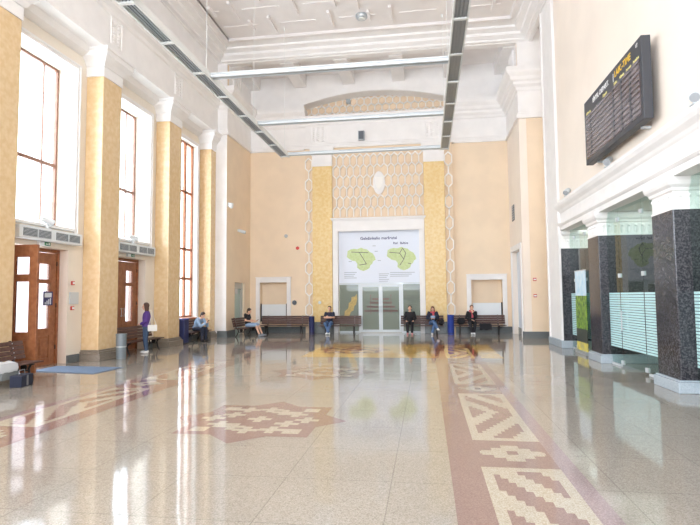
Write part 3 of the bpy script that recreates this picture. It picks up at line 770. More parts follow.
XG = 7.27
def partition(y0, y1, doors, label, stripes, handle_y=None):
    g = thing('glass_partition', label, 'glass partition', (XG, y1, 0), 0, group='glass partitions between the black pilasters')
    cuts = [y0]+doors+[y1]
    for a, b in zip(cuts, cuts[1:]):
        pn = MB().box(XG-.006, a+.008, .06, XG+.006, b-.008, 3.93).build('glass_panel', 'glass', g, world=True)
        s = MB(); z = .46
        while z < 1.82: s.box(XG-.008, a+.02, z, XG-.0065, b-.02, z+.048); z += .06
        s.build('frosted_stripes', 'film', g, world=True)
    s = MB()
    for c in cuts[1:-1]:
        for z in (.06, 2.2, 3.6): s.box(XG-.03, c-.06, z, XG+.03, c+.06, z+.1)
    s.box(XG-.02, y0+.05, .001, XG+.02, cuts[1]-.1, .05)
    s.box(XG-.02, cuts[-2]+.1, .001, XG+.02, y1-.05, .05)
    s.build('patch_fitting', 'alu', g, world=True)
    if handle_y:
        k = MB(); h = handle_y
        for sx in (-1, 1):
            k.tube((XG+sx*.07, h, .9), (XG+sx*.07, h, 1.38), .014)
            for z in (.95, 1.33): k.tube((XG, h, z), (XG+sx*.07, h, z), .01)
        k.build('door_handle', 'steel', g, world=True)
    return g
gp = partition(11.44, 14.72, [12.6, 13.95], 'wide glass partition with frosted stripes between two black pilasters', True, 13.78)
gp.rotation_euler = (0, 0, math.radians(1.6)); gp.location.x = 7.2
partition(15.66, 18.66, [16.95, 18.1], 'farthest glass partition, seen edge-on before the white pier', True, 17.1)
partition(7.06, 10.42, [8.2, 9.4], 'glass partition cut by the right picture edge', True)
# tall panel of coloured bands in front of the far partition
bn = thing('banded_panel', 'tall bright blue, green and yellow panel before the farthest glass partition', 'banner', (7.1, 16.95, 0))
def bq(z0, z1, m, nm): MB().box(7.09, 16.4, z0, 7.11, 17.5, z1).build(nm, m, bn, world=True)
bq(1.75, 2.5, 'sky_p', 'blue_band'); bq(.75, 1.75, 'grn_p', 'green_band'); bq(.35, .75, 'drk_p', 'dark_band'); bq(.1, .35, 'yel_p', 'yellow_band')
MB().box(7.03, 16.38, .001, 7.17, 17.52, .1).build('base', 'steel', bn, world=True)
MB().box(7.085, 16.38, 2.5, 7.115, 17.52, 2.53).build('top_rail', 'steel', bn, world=True)

# departure board
XB0, XB1 = 6.68, 6.86; by0, by1, bz0, bz1 = 10.72, 14.48, 5.17, 6.83
bd = thing('departure_board', 'large black departure board on the right wall', 'display board', (XR, 12.6, 5.14))
MB().box(XB0, by0, bz0, XB1, by1, bz1).build('housing', 'dgrey', bd, world=True, bevel=.012)
MB().box(XB0-.004, by0+.1, bz0+.12, XB0, by1-.1, bz1-.42).build('screen', 'screen', bd, world=True)
s = MB()
for k in range(10):
    z = bz0+.16+k*.113
    s.box(XB0-.007, by0+.14, z, XB0-.004, by1-.14, z+.068)
s.build('text_row', 'scrline', bd, world=True)
for y in (by1-.5, by0+1.62, by0+1.12, by0+.62): MB().box(XB0-.012, y-.035, bz0+.12, XB0-.004, y+.035, bz1-.42).build('column_divider', 'dgrey', bd, world=True)
for y in (by0+.5, by1-.5):
    for z in (bz1, bz0-.05): MB().box(XB1-.05, y, z, XR+.028, y+.05, z+.05).build('bracket', 'steel', bd, world=True)
RB = Matrix(((0, 0, -1, 0), (-1, 0, 0, 0), (0, 1, 0, 0), (0, 0, 0, 1)))
def bt(y, z, body, size, m): text('lettering', body, size, Matrix.Translation((XB0-.001, y, z)) @ RB, m, bd, .003)
bt(13.75, 6.59, 'IŠVYK.-DEPART.', .17, 'wht'); bt(12.3, 6.57, '|', .2, 'wht'); bt(12.2, 6.59, 'LAIK.-TIME', .2, 'yel')
bt(14.3, 6.45, 'Laikas', .09, 'yelp'); bt(14.05, 6.43, 'Nr.', .09, 'yelp'); bt(13.0, 6.44, 'Kryptis', .1, 'yelp')
for y, t_ in ((12.25, 'Kelias'), (11.9, 'Vėluoja'), (11.52, 'Peronas'), (11.14, 'Pastabos')): bt(y, 6.43, t_, .085, 'yelp')
bt(10.98, 6.69, 'LT', .09, 'wht')

# ------------------------------------------------------------------ hanging light frame
LZ = 7.58; lx = 3.27
lf = thing('ceiling_light_frame', 'suspended frame of long grey lamp rails with crossbars', 'ceiling light', (0, 13, LZ))
for sg in (-1, 1):
    r = MB(); x = sg*lx
    r.box(x-.17, 1.0, LZ, x-.135, 21.15, LZ+.16); r.box(x+.135, 1.0, LZ, x+.17, 21.15, LZ+.16); r.box(x-.135, 1.0, LZ+.12, x+.135, 21.15, LZ+.16)
    r = r.build('lamp_rail', 'lampw', lf, world=True)
    s = MB()
    s.box(x-.133, 1.02, LZ+.06, x+.133, 21.13, LZ+.11)
    for k in (-.07, 0, .07): s.box(x+k-.012, 1.02, LZ+.02, x+k+.012, 21.13, LZ+.06)
    s.build('louver', 'lampg', r).location = -lf.location
    s = MB(); y = 21.0-.05
    while y > 1: s.box(x-.165, y-.04, LZ-.01, x+.165, y+.04, LZ+.03); y -= 1.66
    s.build('divider', 'lampw', r).location = -lf.location
for y in (21.0, 17.05, 13.12, 9.2, 5.27):
    s = MB().box(-lx+.17, y-.1, LZ+.05, lx-.17, y-.05, LZ+.14).box(-lx+.17, y-.05, LZ+.1, lx-.17, y+.05, LZ+.14)
    s.box(-lx+.17, y+.05, LZ+.05, lx-.17, y+.1, LZ+.14)
    s.tube((-lx+.17, y-.1, LZ+.14), (lx-.17, y-.1, LZ+.14), .025)
    b = s.build('crossbar', 'alu', lf, world=True)
    MB().box(-lx+.17, y-.048, LZ+.06, lx-.17, y+.048, LZ+.098).build('louver', 'lampg', b).location = -lf.location
s = MB()
for y in (21.0, 17.05, 13.12, 9.2, 5.27):
    for x in (-lx, lx, -.0) if y < 10 else (-lx, lx): s.tube((x, y, LZ+.15), (x, y, ZC), .008, n=6); s.tube((x, y, ZC-.12), (x, y, ZC), .035, n=8)
s.build('suspension_rod', 'lampw', lf, world=True)
sd = thing('ceiling_rosette', 'small round metal fixture in the middle of the ceiling', 'ceiling fixture', (.06, 20.5, ZC))
MB().lathe((.06, 20.5, ZC), [(.02, -.16), (.2, -.15), (.24, -.1), (.24, 0), (.02, 0)]).build('ring', 'steel', sd, world=True, smooth=True)
MB().lathe((.06, 20.5, ZC), [(.02, -.19), (.12, -.18), (.14, -.14), (.02, -.14)]).build('cover', 'lampw', sd, world=True, smooth=True)

s = plate(MB(), fY, -8.2, 9.5, 0, ZC, [(-6.8, 6.8, 2.4, 12.6)], YR, YR-.4)
struct('wall_rear', s, 'board_wall', 'unseen rear wall with an opening sized to light the hall', 'wall')  # unseen wall; its opening is sized for fill light from behind
# ------------------------------------------------------------------ small fittings
def air_curtain(b, label):
    a = thing('air_curtain', label, 'air curtain heater', (XL, b, 3.3), 0, group='air curtains above the doors')
    x = XL+.24
    MB().box(XL+.001, b-1.12, 3.3, x, b+1.24, 3.62).build('casing', 'whitep', a, world=True, bevel=.015)
    for y0 in (b-1.0, b+.16):
        g = MB().box(x-.005, y0, 3.36, x+.012, y0+.96, 3.56).build('grille', 'grille', a, world=True)
        s = MB(); s.box(x+.012, y0+.46, 3.36, x+.02, y0+.5, 3.56)
        for k in range(6): s.box(x+.012, y0, 3.37+k*.034, x+.016, y0+.96, 3.38+k*.034)
        s.build('slat', 'plate', g).location = -a.location
    return a
air_curtain(12.57, 'white air curtain heater above the open wooden door')
air_curtain(16.7, 'white air curtain heater above the closed wooden door')
def exit_sign(y, lb):
    e = thing('exit_sign', lb, 'exit sign', (XL, y, 3.2), 0, group='exit signs above the doors')
    MB().box(XL+.02, y-.2, 3.19, XL+.1, y+.2, 3.29).build('housing', 'whitep', e, world=True, bevel=.005)
    MB().box(XL+.1, y-.02, 3.195, XL+.108, y+.19, 3.285).build('green_panel', 'green', e, world=True)
    s = MB().box(XL+.108, y+.02, 3.225, XL+.111, y+.1, 3.245); s.box(XL+.108, y+.12, 3.21, XL+.111, y+.16, 3.27)
    s.build('pictogram', 'wht', e, world=True)
exit_sign(12.5, 'green exit sign above the open wooden door'); exit_sign(16.6, 'green exit sign above the closed wooden door')

def flood(loc, d, label, m='whitep', L=.3, r=.085, foot=-.16, grp='floodlights on ledges'):
    """cylindrical floodlight aimed along d, standing on a bracket"""
    f = thing('floodlight', label, 'floodlight', (loc[0], loc[1], loc[2]+foot), 0, group=grp)
    c = Vector(loc); d = Vector(d).normalized(); a = c-d*L/2; b = c+d*L/2
    MB().tube(a, b, r*.9, r, 16).build('lamp_body', m, f, world=True, smooth=True)
    MB().tube(b-d*.02, b+d*.012, r*.86, r*.86, 16).build('lens', 'lampg', f, world=True)
    MB().box(c.x-.03, c.y-.03, c.z+foot, c.x+.03, c.y+.03, c.z-r*.6).box(c.x-.08, c.y-.08, c.z+foot, c.x+.08, c.y+.08, c.z+foot+.02).build('bracket', m, f, world=True)
flood((XL+.15, 12.5, 3.84), (.6, .9, -.35), 'white cylindrical floodlight on top of the nearer air curtain', foot=-.22)
flood((XL+.15, 16.6, 3.84), (.6, .9, -.35), 'white cylindrical floodlight on top of the farther air curtain', foot=-.22)
for y, lb in ((17.34, 'grey floodlight on the right ledge nearest the white pier'), (13.53, 'grey floodlight on the right ledge under the departure board'), (9.28, 'grey floodlight on the right ledge at the picture edge')):
    flood((XR-.1, y-.1, 5.02), (-.5, -.75, -.45), lb, 'plate', .27, .085, -.155)
def box_speaker(x, z, w, h, lb, m='lampg'):
    e = thing('speaker', lb, 'speaker', (x, YB-.03, z), 0)
    MB().box(x-w/2, YB-.28, z, x+w/2, YB-.06, z+h).build('cabinet', m, e, world=True, bevel=.01)
    MB().box(x-w/2+.03, YB-.29, z+.03, x+w/2-.03, YB-.28, z+h-.03).build('front_grille', 'grille', e, world=True)
    MB().box(x-.03, YB-.06, z+.05, x+.03, YB-.02, z+h-.05).build('bracket', 'steel', e, world=True)
box_speaker(-.6, 9.5, .3, .45, 'grey speaker box in the middle of the back entablature')
e = thing('spot_lamp', 'small grey lamp on the back cornice left of centre', 'lamp', (-1.2, YB-.5, 11.28))
MB().box(-1.3, YB-.55, 11.3, -1.1, YB-.3, 11.48).build('lamp_body', 'lampg', e, world=True, bevel=.01)
MB().box(-1.23, YB-.48, 11.279, -1.17, YB-.42, 11.3).build('foot', 'steel', e, world=True)
# security cameras on the left end wall
def bullet(loc, d, wall, lb):
    f = thing('security_camera', lb, 'security camera', wall, 0)
    c = Vector(loc); d = Vector(d).normalized()
    MB().tube(c-d*.18, c+d*.18, .075, .075, 14).build('camera_body', 'plate', f, world=True, smooth=True)
    MB().tube(c+d*.17, c+d*.19, .06, .06, 14).build('lens', 'dgrey', f, world=True)
    MB().tube(wall, c-d*.1, .025).build('arm', 'plate', f, world=True)
bullet((-XE+.28, 23.9, 4.9), (.8, .3, -.25), (-XE+.001, 24.05, 5.0), 'grey bullet camera on the left alcove wall')
e = thing('dome_camera', 'white dome camera on the corner of the pier whitened for sunlight', 'security camera', (-XE, 22.75, 5.95))
MB().box(-XE+.001, 22.8, 5.92, -XE+.08, 22.95, 6.1).build('wall_mount', 'whitep', e, world=True)
MB().lathe((-XE+.14, 22.86, 5.95), [(.02, -.12), (.08, -.09), (.11, 0), (.11, .12), (.02, .14)], 16).build('dome', 'whitep', e, world=True, smooth=True)
e = tag(MB().lathe((-3.95, D, 4.24), [(.02, -.06), (.08, -.05), (.09, 0), (.02, 0)], 14, 'y').build('wall_sensor', 'red', smooth=True), 'small red round fire device left of the lattice strip', 'fire alarm')
e = tag(MB().lathe((-4.55, D, 4.87), [(.02, -.05), (.08, -.04), (.09, 0), (.02, 0)], 14, 'y').build('wall_sensor', 'lampg', smooth=True), 'small grey round sensor high above the left niche', 'sensor')
e = tag(MB().lathe((-4.12, D, 1.5), [(.02, -.09), (.1, -.08), (.12, 0), (.02, 0)], 14, 'y').build('wall_sensor', 'grille', smooth=True), 'grey round wall button right of the left niche', 'wall fitting')
tag(MB().lathe((-2.75, YB-.16, 1.5), [(.02, -.05), (.07, -.04), (.08, 0), (.02, 0)], 12, 'y').build('wall_sensor', 'plate', smooth=True), 'tiny round fitting on the left golden pilaster', 'wall fitting')
def call_point(loc, ax, lb):
    e = thing('fire_call_point', lb, 'fire alarm', loc, 0, group='red fire call points')
    x, y, z = loc
    if ax == 'x':
        MB().box(x+.001, y-.055, z-.055, x+.05, y+.055, z+.055).build('housing', 'red', e, world=True, bevel=.008).name = 'wall_mount'; MB().box(x+.05, y-.04, z-.03, x+.056, y+.04, z+.03).build('press_plate', 'wht', e, world=True)
    else:
        MB().box(x-.065, y-.05, z-.065, x+.065, y-.001, z+.065).build('housing', 'red', e, world=True, bevel=.008).name = 'wall_mount'; MB().box(x-.05, y-.056, z-.03, x+.05, y-.05, z+.03).build('press_plate', 'wht', e, world=True)
call_point((XL, 13.74, 2.24), 'x', 'red call point above the grey plate beside the open door')
call_point((XL, 13.74, 1.53), 'x', 'red call point below the grey plate beside the open door')
call_point((6.88, 22.7, 2.42), 'y', 'upper red call point on the right end pier')
call_point((6.88, 22.7, 1.75), 'y', 'lower red call point on the right end pier')
e = thing('wall_plate', 'pale grey square plate beside the open wooden door', 'wall panel', (XL, 13.8, 1.64))
MB().box(XL+.001, 13.62, 1.64, XL+.03, 14.0, 1.98).build('plate', 'plate', e, world=True, bevel=.005)
for y, z in ((13.65, 1.67), (13.97, 1.67), (13.65, 1.95), (13.97, 1.95)): MB().tube((XL+.03, y, z), (XL+.036, y, z), .01, n=8).build('screw', 'steel', e, world=True)
e = thing('wall_vent', 'narrow dark vent slot high on the right alcove wall', 'vent', (XE, 24.6, 5.15))
MB().box(XE-.03, 24.4, 5.15, XE-.001, 24.95, 5.85).build('frame', 'grille', e, world=True)
s = MB()
for k in range(6): s.box(XE-.04, 24.43, 5.2+k*.11, XE-.03, 24.92, 5.26+k*.11)
s.build('slat', 'lampg', e, world=True)

# entrance mat
tag(MB().prism([(-7.3, 12.0), (-5.45, 11.75), (-5.35, 12.85), (-7.3, 12.95)], lambda u, v, w: (u, v, w), .004, .018).build('entrance_mat', 'mat_blue'), 'flat blue mat on the floor before the open door', 'mat')

# ------------------------------------------------------------------ benches (local: seat faces +x, length along y)
def make_bench(label, L, loc, rz):
    b = thing('bench', label, 'bench', loc, rz, group='dark brown slatted benches')
    s = MB(); n_ = 5
    for k in range(n_): s.box(.02+k*.094, -L/2, .375, .02+k*.094+.084, L/2, .405)
    s.build('seat', 'bench', b, bevel=.006)
    s = MB()
    tl = math.radians(14)
    M = Matrix.Translation((.02, 0, .46)) @ Matrix.Rotation(-tl, 4, 'Y')
    for k in range(4): s.box(-.03, -L/2, k*.105, -.002, L/2, k*.105+.093, M)
    s.build('backrest', 'bench', b, bevel=.006)
    yl = L/2-.32
    for y in (-yl, yl):
        s = MB()
        s.box(-.02, y-.025, .345, .48, y+.025, .374)
        s.box(-.06, y-.022, -.08, -.03, y+.022, .43, M)
        pts = [(.06, .37), (.1, .25), (.04, .1), (-.04, .0)]
        for (x0, z0), (x1, z1) in zip(pts, pts[1:]): s.tube((x0, y, z0), (x1, y, z1), .025, n=8)
        pts = [(.42, .37), (.36, .26), (.4, .1), (.46, .0)]
        for (x0, z0), (x1, z1) in zip(pts, pts[1:]): s.tube((x0, y, z0), (x1, y, z1), .025, n=8)
        s.tube((.1, y, .22), (.37, y, .22), .016, n=8)
        s.lathe((.24, y, .29), [(.05, -.012), (.075, -.012), (.075, .012), (.05, .012), (.05, -.012)], 14, 'y')
        s.build('leg', 'iron', b)
        for k in range(4): MB().lathe(M @ Vector((.0, y, k*.105+.045)), [(.002, .008), (.014, .006), (.014, -.004), (.002, -.004)], 8, 'x').build('bolt', 'steel', b)
    return b
b0 = make_bench('brown slatted bench nearest the camera at the left picture edge', 2.5, (-6.64, 9.75, 0), 0)
b1 = dup(b0, (-7.28, 16.55, 0), 0, 'brown slatted bench in front of the closed door, behind the woman in purple')
b3 = make_bench('brown slatted bench under the boy in shorts', 2.0, (-6.02, 23.7, 0), math.radians(-4))
b2 = dup(b3, (-7.27, 20.95, 0), 0, 'brown slatted bench below the orange framed window')
b4 = make_bench('brown slatted bench before the left niche of the back wall', 2.4, (-4.5, 25.55, 0), -PI/2)
b5 = dup(b3, (-1.7, 25.3, 0), -PI/2, 'brown slatted bench under the person with folded arms')
b5.location = (-1.68, 25.35, 0)
b6 = dup(b3, (2.22, 25.35, 0), -PI/2, 'brown slatted bench shared by two people right of the glass doors')
b7 = dup(b4, (4.85, 25.55, 0), -PI/2, 'brown slatted bench before the right niche of the back wall')

# bins
def bin_(loc, r, h, m, lb):
    b = thing('litter_bin', lb, 'litter bin', loc)
    MB().lathe((0, 0, 0), [(.02, .0), (r*.96, .0), (r, .03), (r, h-.04), (r*1.03, h-.03), (r*1.03, h), (r*.93, h), (r*.9, h-.1), (.02, h-.12)], 24).build('barrel', m, b, smooth=True)
    MB().lathe((0, 0, 0), [(r*1.0, .05), (r*1.03, .05), (r*1.03, .08), (r*1.0, .08)], 24).build('foot_ring', 'iron', b, smooth=True)
    return b
bin_((-3.02, 24.95, 0), .13, .85, 'navy_bin', 'dark navy cylindrical litter bin between the two left benches of the back wall')
bin_((3.53, 24.9, 0), .15, .9, 'blue_bin', 'bright blue cylindrical litter bin between the two right benches of the back wall')
bx_ = thing('litter_bin', 'dark blue box shaped litter bin beside the leaning seated man', 'litter bin', (-7.05, 19.66, 0))
MB().box(-.2, -.2, .03, .2, .2, .93).build('body', 'navy_bin', bx_, bevel=.02)
MB().box(-.215, -.215, .93, .215, .215, .98).build('lid', 'blue_bin', bx_, bevel=.015)
MB().box(-.19, -.19, 0, .19, .19, .03).build('base', 'iron', bx_)
bx_ = thing('litter_bin', 'grey sheet metal litter bin beside the column near the woman', 'litter bin', (-6.58, 14.75, 0))
MB().lathe((0, 0, 0), [(.02, .0), (.13, .0), (.14, .04), (.15, .7), (.16, .71), (.16, .74), (.14, .74), (.13, .6), (.02, .58)], 20).build('barrel', 'grey_bin', bx_, smooth=True)
MB().lathe((0, 0, 0), [(.142, .34), (.152, .34), (.152, .38), (.142, .38)], 20).build('band', 'steel', bx_, smooth=True)

# ------------------------------------------------------------------ people (local: facing +x, left is +y)
DG = bpy.context
def remesh(mb, name, m, parent, vox, it=4, fac=.5):
    o = mb.build(name, m, parent)
    r = o.modifiers.new('r', 'REMESH'); r.mode = 'VOXEL'; r.voxel_size = vox; r.use_smooth_shade = True
    s = o.modifiers.new('s', 'SMOOTH'); s.iterations = it; s.factor = fac
    bpy.context.view_layer.update()
    me = bpy.data.meshes.new_from_object(o.evaluated_get(bpy.context.evaluated_depsgraph_get()))
    o.modifiers.clear(); old = o.data; o.data = me; bpy.data.meshes.remove(old)
    me.materials.clear(); me.materials.append(MT[m])
    for p in me.polygons: p.use_smooth = True; p.material_index = 0
    return o
V = Vector
def hand(mb, wrist, d, nrm, curl=.5, sgn=1):
    """palm, four fingers of different lengths and a thumb; d along the hand, nrm out of the palm"""
    d = V(d).normalized(); nrm = (V(nrm)-V(nrm).dot(d)*d).normalized(); sd = d.cross(nrm)*sgn
    w = V(wrist)
    mb.eloft([(w, .02, .026), (w+d*.04, .018, .038), (w+d*.085, .014, .04), (w+d*.095, .01, .036)], side=sd, n=12)
    for k, (off, ln) in enumerate(((-.03, .062), (-.01, .074), (.01, .07), (.03, .055))):
        p = w+d*.08+sd*off; a = 0; q = p
        for j, f in enumerate((.45, .32, .23)):
            a += curl*(.5+.3*j); dd = d*math.cos(a)+nrm*math.sin(a); n_ = q+dd*ln*f
            mb.caps(q, .0105-.001*j, n_, .0095-.001*j); q = n_
    p = w+d*.025-sd*.025; q = p+(d*.6-sd*.75+nrm*.3).normalized()*.035; t = q+(d*.9-sd*.1+nrm*.45).normalized()*.035
    mb.caps(p, .014, q, .012); mb.caps(q, .012, t, .009)
def person(label, loc, rz, J, hair, top, legs, shoe, sleeve=1.0, leglen=1.0, look=(0, 0), hairlen=0, group='people waiting in the hall', scarf=None, curl=.5, wide=1.0):
    P = thing('person', label, 'person', loc, rz, group=group)
    g = {k: V(v) for k, v in J.items()}
    pel, ch, nk, hd = g['pelvis'], g['chest'], g['neck'], g['head']
    up_ = (hd-nk).normalized()
    body = MB()
    secs = lambda e: [(pel-V((0, 0, .09)), .07+e, .1+e), (pel, .115+e, .165+e), (pel*.55+ch*.45, .1+e, .135+e), (ch, .115+e, .165+e), (ch*.45+nk*.55, .095+e, .17+e), (nk-up_*.035, .06+e, .085+e), (nk, .05, .055)]
    body.eloft(secs(0)); body.caps(nk-up_*.02, .052, nk*.4+hd*.6, .05)
    # head with a face, turned by look (yaw, pitch)
    HM = Matrix.Rotation(look[0], 3, 'Z') @ Matrix.Rotation(look[1], 3, 'Y')
    def h(x, y, z): return hd + HM @ V((x, y, z))
    body.ell(hd+HM @ V((-.008, 0, .025)), .098, .078, .1, HM, 20, 14)
    body.eloft([(h(.035, 0, .02), .058, .066), (h(.035, 0, -.05), .055, .056), (h(.045, 0, -.095), .036, .036), (h(.05, 0, -.11), .015, .02)], side=HM @ V((0, 1, 0)))
    body.eloft([(h(.088, 0, .025), .01, .009), (h(.104, 0, -.015), .017, .016), (h(.1, 0, -.03), .01, .012)], side=HM @ V((0, 1, 0)), n=8)
    for s_ in (-1, 1):
        body.ell(h(-.005, s_*.079, -.005), .02, .011, .03, HM, 8, 6)
        body.ell(h(.08, s_*.033, .035), .012, .022, .008, HM, 8, 6)
    body.ell(h(.088, 0, -.058), .01, .026, .009, HM, 8, 6)
    for s_, S_ in ((1, 'L'), (-1, 'R')):
        sh, el, wr = g['sh'+S_], g['el'+S_], g['wr'+S_]
        body.chain([(sh, .052), (sh*.5+el*.5, .046), (el, .038), (el*.6+wr*.4, .038), (wr, .026)])
        hp, kn, an, toe = g['hip'+S_], g['kn'+S_], g['an'+S_], g['toe'+S_]
        body.chain([(hp, .085), (hp*.5+kn*.5, .075), (kn, .055), (kn*.65+an*.35, .055), (an, .037)])
        body.chain([(an-V((0, 0, .04)), .036), (toe, .03)])
        hdv = g.get('hd'+S_, (wr-el)); hand(body, wr, hdv, g.get('pm'+S_, V((0, 0, -1)) if abs((wr-el).normalized().z) < .8 else V((0, -s_, 0))), curl, s_)
    B = remesh(body, 'body', 'skin', P, .0085, 5)
    B.data.materials.append(MT['eye']); B.data.materials.append(MT['lip'])
    E_ = [h(.088, s_*.033, .016) for s_ in (-1, 1)]; Lp = h(.092, 0, -.06)
    Hi = HM.inverted()
    for p_ in B.data.polygons:
        c = p_.center
        for e_ in E_:
            q = Hi @ (c-e_)
            if abs(q.y) < .013 and abs(q.z) < .007 and abs(q.x) < .03: p_.material_index = 1
        q = Hi @ (c-Lp)
        if abs(q.y) < .024 and abs(q.z) < .009 and abs(q.x) < .03: p_.material_index = 2
    # clothes
    c = MB(); c.eloft([(pel-V((0, 0, .03)), .125, .178)]+secs(.02)[1:-1]+[(nk-up_*.02, .06, .068)])
    for S_ in 'LR':
        sh, el, wr = g['sh'+S_], g['el'+S_], g['wr'+S_]
        if sleeve >= 1: c.chain([(sh, .07), (sh*.5+el*.5, .064), (el, .056), (el*.6+wr*.4, .053), (el*.12+wr*.88, .043)])
        else: c.chain([(sh, .07), (sh*(1-sleeve)+el*sleeve, .062)])
    remesh(c, 'jacket' if sleeve >= 1 else 't_shirt', top, P, .013, 3)
    c = MB(); c.eloft([(pel-V((0, 0, .1)), .09, .13), (pel-V((0, 0, .02)), .13, .18), (pel*.75+ch*.25, .12, .16)])
    for S_ in 'LR':
        hp, kn, an = g['hip'+S_], g['kn'+S_], g['an'+S_]
        if leglen >= 1: c.chain([(hp, .102), (hp*.5+kn*.5, .09), (kn, .074), (kn*.6+an*.4, .07), (kn*.08+an*.92, .06)])
        else: c.chain([(hp, .104), (hp*.5+kn*.5, .096), (hp*.04+kn*.96, .082)])
    remesh(c, 'trousers' if leglen >= 1 else 'shorts', legs, P, .013, 3)
    for S_ in 'LR':
        an, toe = g['an'+S_], g['toe'+S_]; c = MB(); dr_ = (toe-an); dr_.z = 0; dr_.normalize()
        b_ = an-V((0, 0, .05))
        c.eloft([(b_-dr_*.06, .03, .03), (b_-dr_*.03, .05, .042), (b_+dr_*.06, .045, .045), (toe-dr_*.02+V((0, 0, .01)), .036, .048), (toe+dr_*.035, .026, .035)], side=V((0, 0, 1)).cross(dr_))
        c.caps(an-V((0, 0, .03)), .047, an, .046)
        remesh(c, 'shoe', shoe, P, .01, 3)
    # hair
    c = MB(); c.ell(hd+HM @ V((-.026, 0, .045)), .1, .09, .1, HM, 20, 14)
    c.eloft([(h(-.05, 0, .06), .06, .084), (h(-.06, 0, -.03), .05, .08), (h(-.065, 0, -.085-hairlen), .03, .06+.02*(hairlen > 0))], side=HM @ V((0, 1, 0)))
    if hairlen:
        for s_ in (-1, 1): c.eloft([(h(-.0, s_*.07, .05), .05, .022), (h(.0, s_*.08, -.04), .045, .02), (h(-.01, s_*.075, -.09-hairlen), .03, .016)], side=HM @ V((0, 1, 0)))
    remesh(c, 'hair', hair, P, .009, 3)
    if scarf:
        c = MB()
        for k in range(10):
            a, b = 2*PI*k/10, 2*PI*(k+1)/10
            f_ = lambda t: nk+V((.085*math.cos(t)+.01, .09*math.sin(t), -.01-.03*math.cos(t)))
            c.caps(f_(a), .036, f_(b), .036)
        c.eloft([(nk+V((.08, .03, -.03)), .03, .045), (ch+V((.14, .03, .06)), .026, .05), (ch+V((.145, .02, -.1)), .02, .05)])
        remesh(c, 'scarf', scarf, P, .012, 2)
    return P
def seated(**k):
    J = dict(pelvis=(0, 0, .54), chest=(-.07, 0, .84), neck=(-.06, 0, 1.07), head=(-.03, 0, 1.2))
    for s_, S_ in ((1, 'L'), (-1, 'R')):
        J.update({'sh'+S_: (-.06, s_*.18, .99), 'el'+S_: (.0, s_*.26, .73), 'wr'+S_: (.22, s_*.17, .64), 'hip'+S_: (.0, s_*.09, .52), 'kn'+S_: (.44, s_*.11, .53), 'an'+S_: (.42, s_*.1, .09), 'toe'+S_: (.57, s_*.11, .035)})
    J.update(k); return J
SC = -PI/2
# person with folded arms
person('person in dark printed T-shirt and blue jeans sitting with folded arms', (-2.18, 25.07, 0), SC,
       seated(elL=(.06, .24, .78), elR=(.06, -.24, .78), wrL=(.17, -.02, .82), wrR=(.2, .02, .78), hdL=(.02, -1, .1), hdR=(.02, 1, .1), pmL=(-1, 0, 0), pmR=(-1, 0, 0), knL=(.42, .14, .52), knR=(.42, -.14, .52), anL=(.47, -.03, .1), anR=(.4, .05, .09), toeL=(.6, -.06, .04), toeR=(.53, .08, .035)),
       'hair_d', 'nvy', 'jeans', 'shoe_w', sleeve=.62)
person('person in black jacket and black trousers with hands on thighs', (1.66, 25.07, 0), SC, seated(wrL=(.3, .16, .63), wrR=(.3, -.16, .63)), 'hair_d', 'blk', 'blk', 'shoe_p')
person('person in pink scarf and blue jeans bowing over a paper, legs crossed', (2.72, 25.07, 0), SC,
       seated(neck=(-.02, 0, 1.05), head=(.05, 0, 1.15), wrL=(.28, .06, .72), wrR=(.28, -.06, .72), hdL=(.6, -.6, .2), hdR=(.6, .6, .2), pmL=(0, 0, 1), pmR=(0, 0, 1), knR=(.45, .03, .6), anR=(.58, .2, .3), toeR=(.72, .25, .24), knL=(.43, .08, .52), anL=(.46, -.04, .09), toeL=(.6, -.05, .035)),
       'hair_r', 'nvy', 'jeans', 'shoe_w', look=(0, .45), hairlen=.1, scarf='pink')
pp = thing('paper_sheet', 'pale folded paper held by the person in the pink scarf', 'paper', (2.72, 24.72, .8))
MB().box(-.1, -.02, -.06, .1, -.016, .07, Matrix.Rotation(math.radians(-40), 4, 'X')).build('sheet', 'lblue', pp)
person('person in black jacket with one hand raised to the chin, beside a black bag', (4.52, 25.27, 0), SC,
       seated(wrL=(.14, .03, .98), elL=(.12, .18, .76), hdL=(-.1, -.2, 1), pmL=(-1, 0, 0), wrR=(.26, -.02, .66), anL=(.5, .04, .09), anR=(.46, -.06, .09), toeL=(.65, .05, .035), toeR=(.6, -.06, .035)),
       'hair_b', 'blk', 'blk', 'shoe_w', scarf='pink', hairlen=.0, look=(0, .1))
# boy on the alcove bench
person('boy in black T-shirt and pale denim shorts reading his phone', (-5.7, 23.55, 0), math.radians(-8),
       seated(neck=(-.0, 0, 1.03), head=(.05, 0, 1.14), chest=(-.05, 0, .82), wrL=(.36, .05, .68), wrR=(.36, -.05, .68), hdL=(.8, -.4, .2), hdR=(.8, .4, .2), pmL=(0, 0, 1), pmR=(0, 0, 1), anL=(.66, .12, .1), anR=(.62, -.1, .09), knL=(.45, .12, .52), knR=(.44, -.1, .52), toeL=(.81, .14, .06), toeR=(.77, -.1, .035)),
       'hair_d', 'blk', 'shorts', 'shoe_g', sleeve=.6, leglen=.9, look=(0, .4))
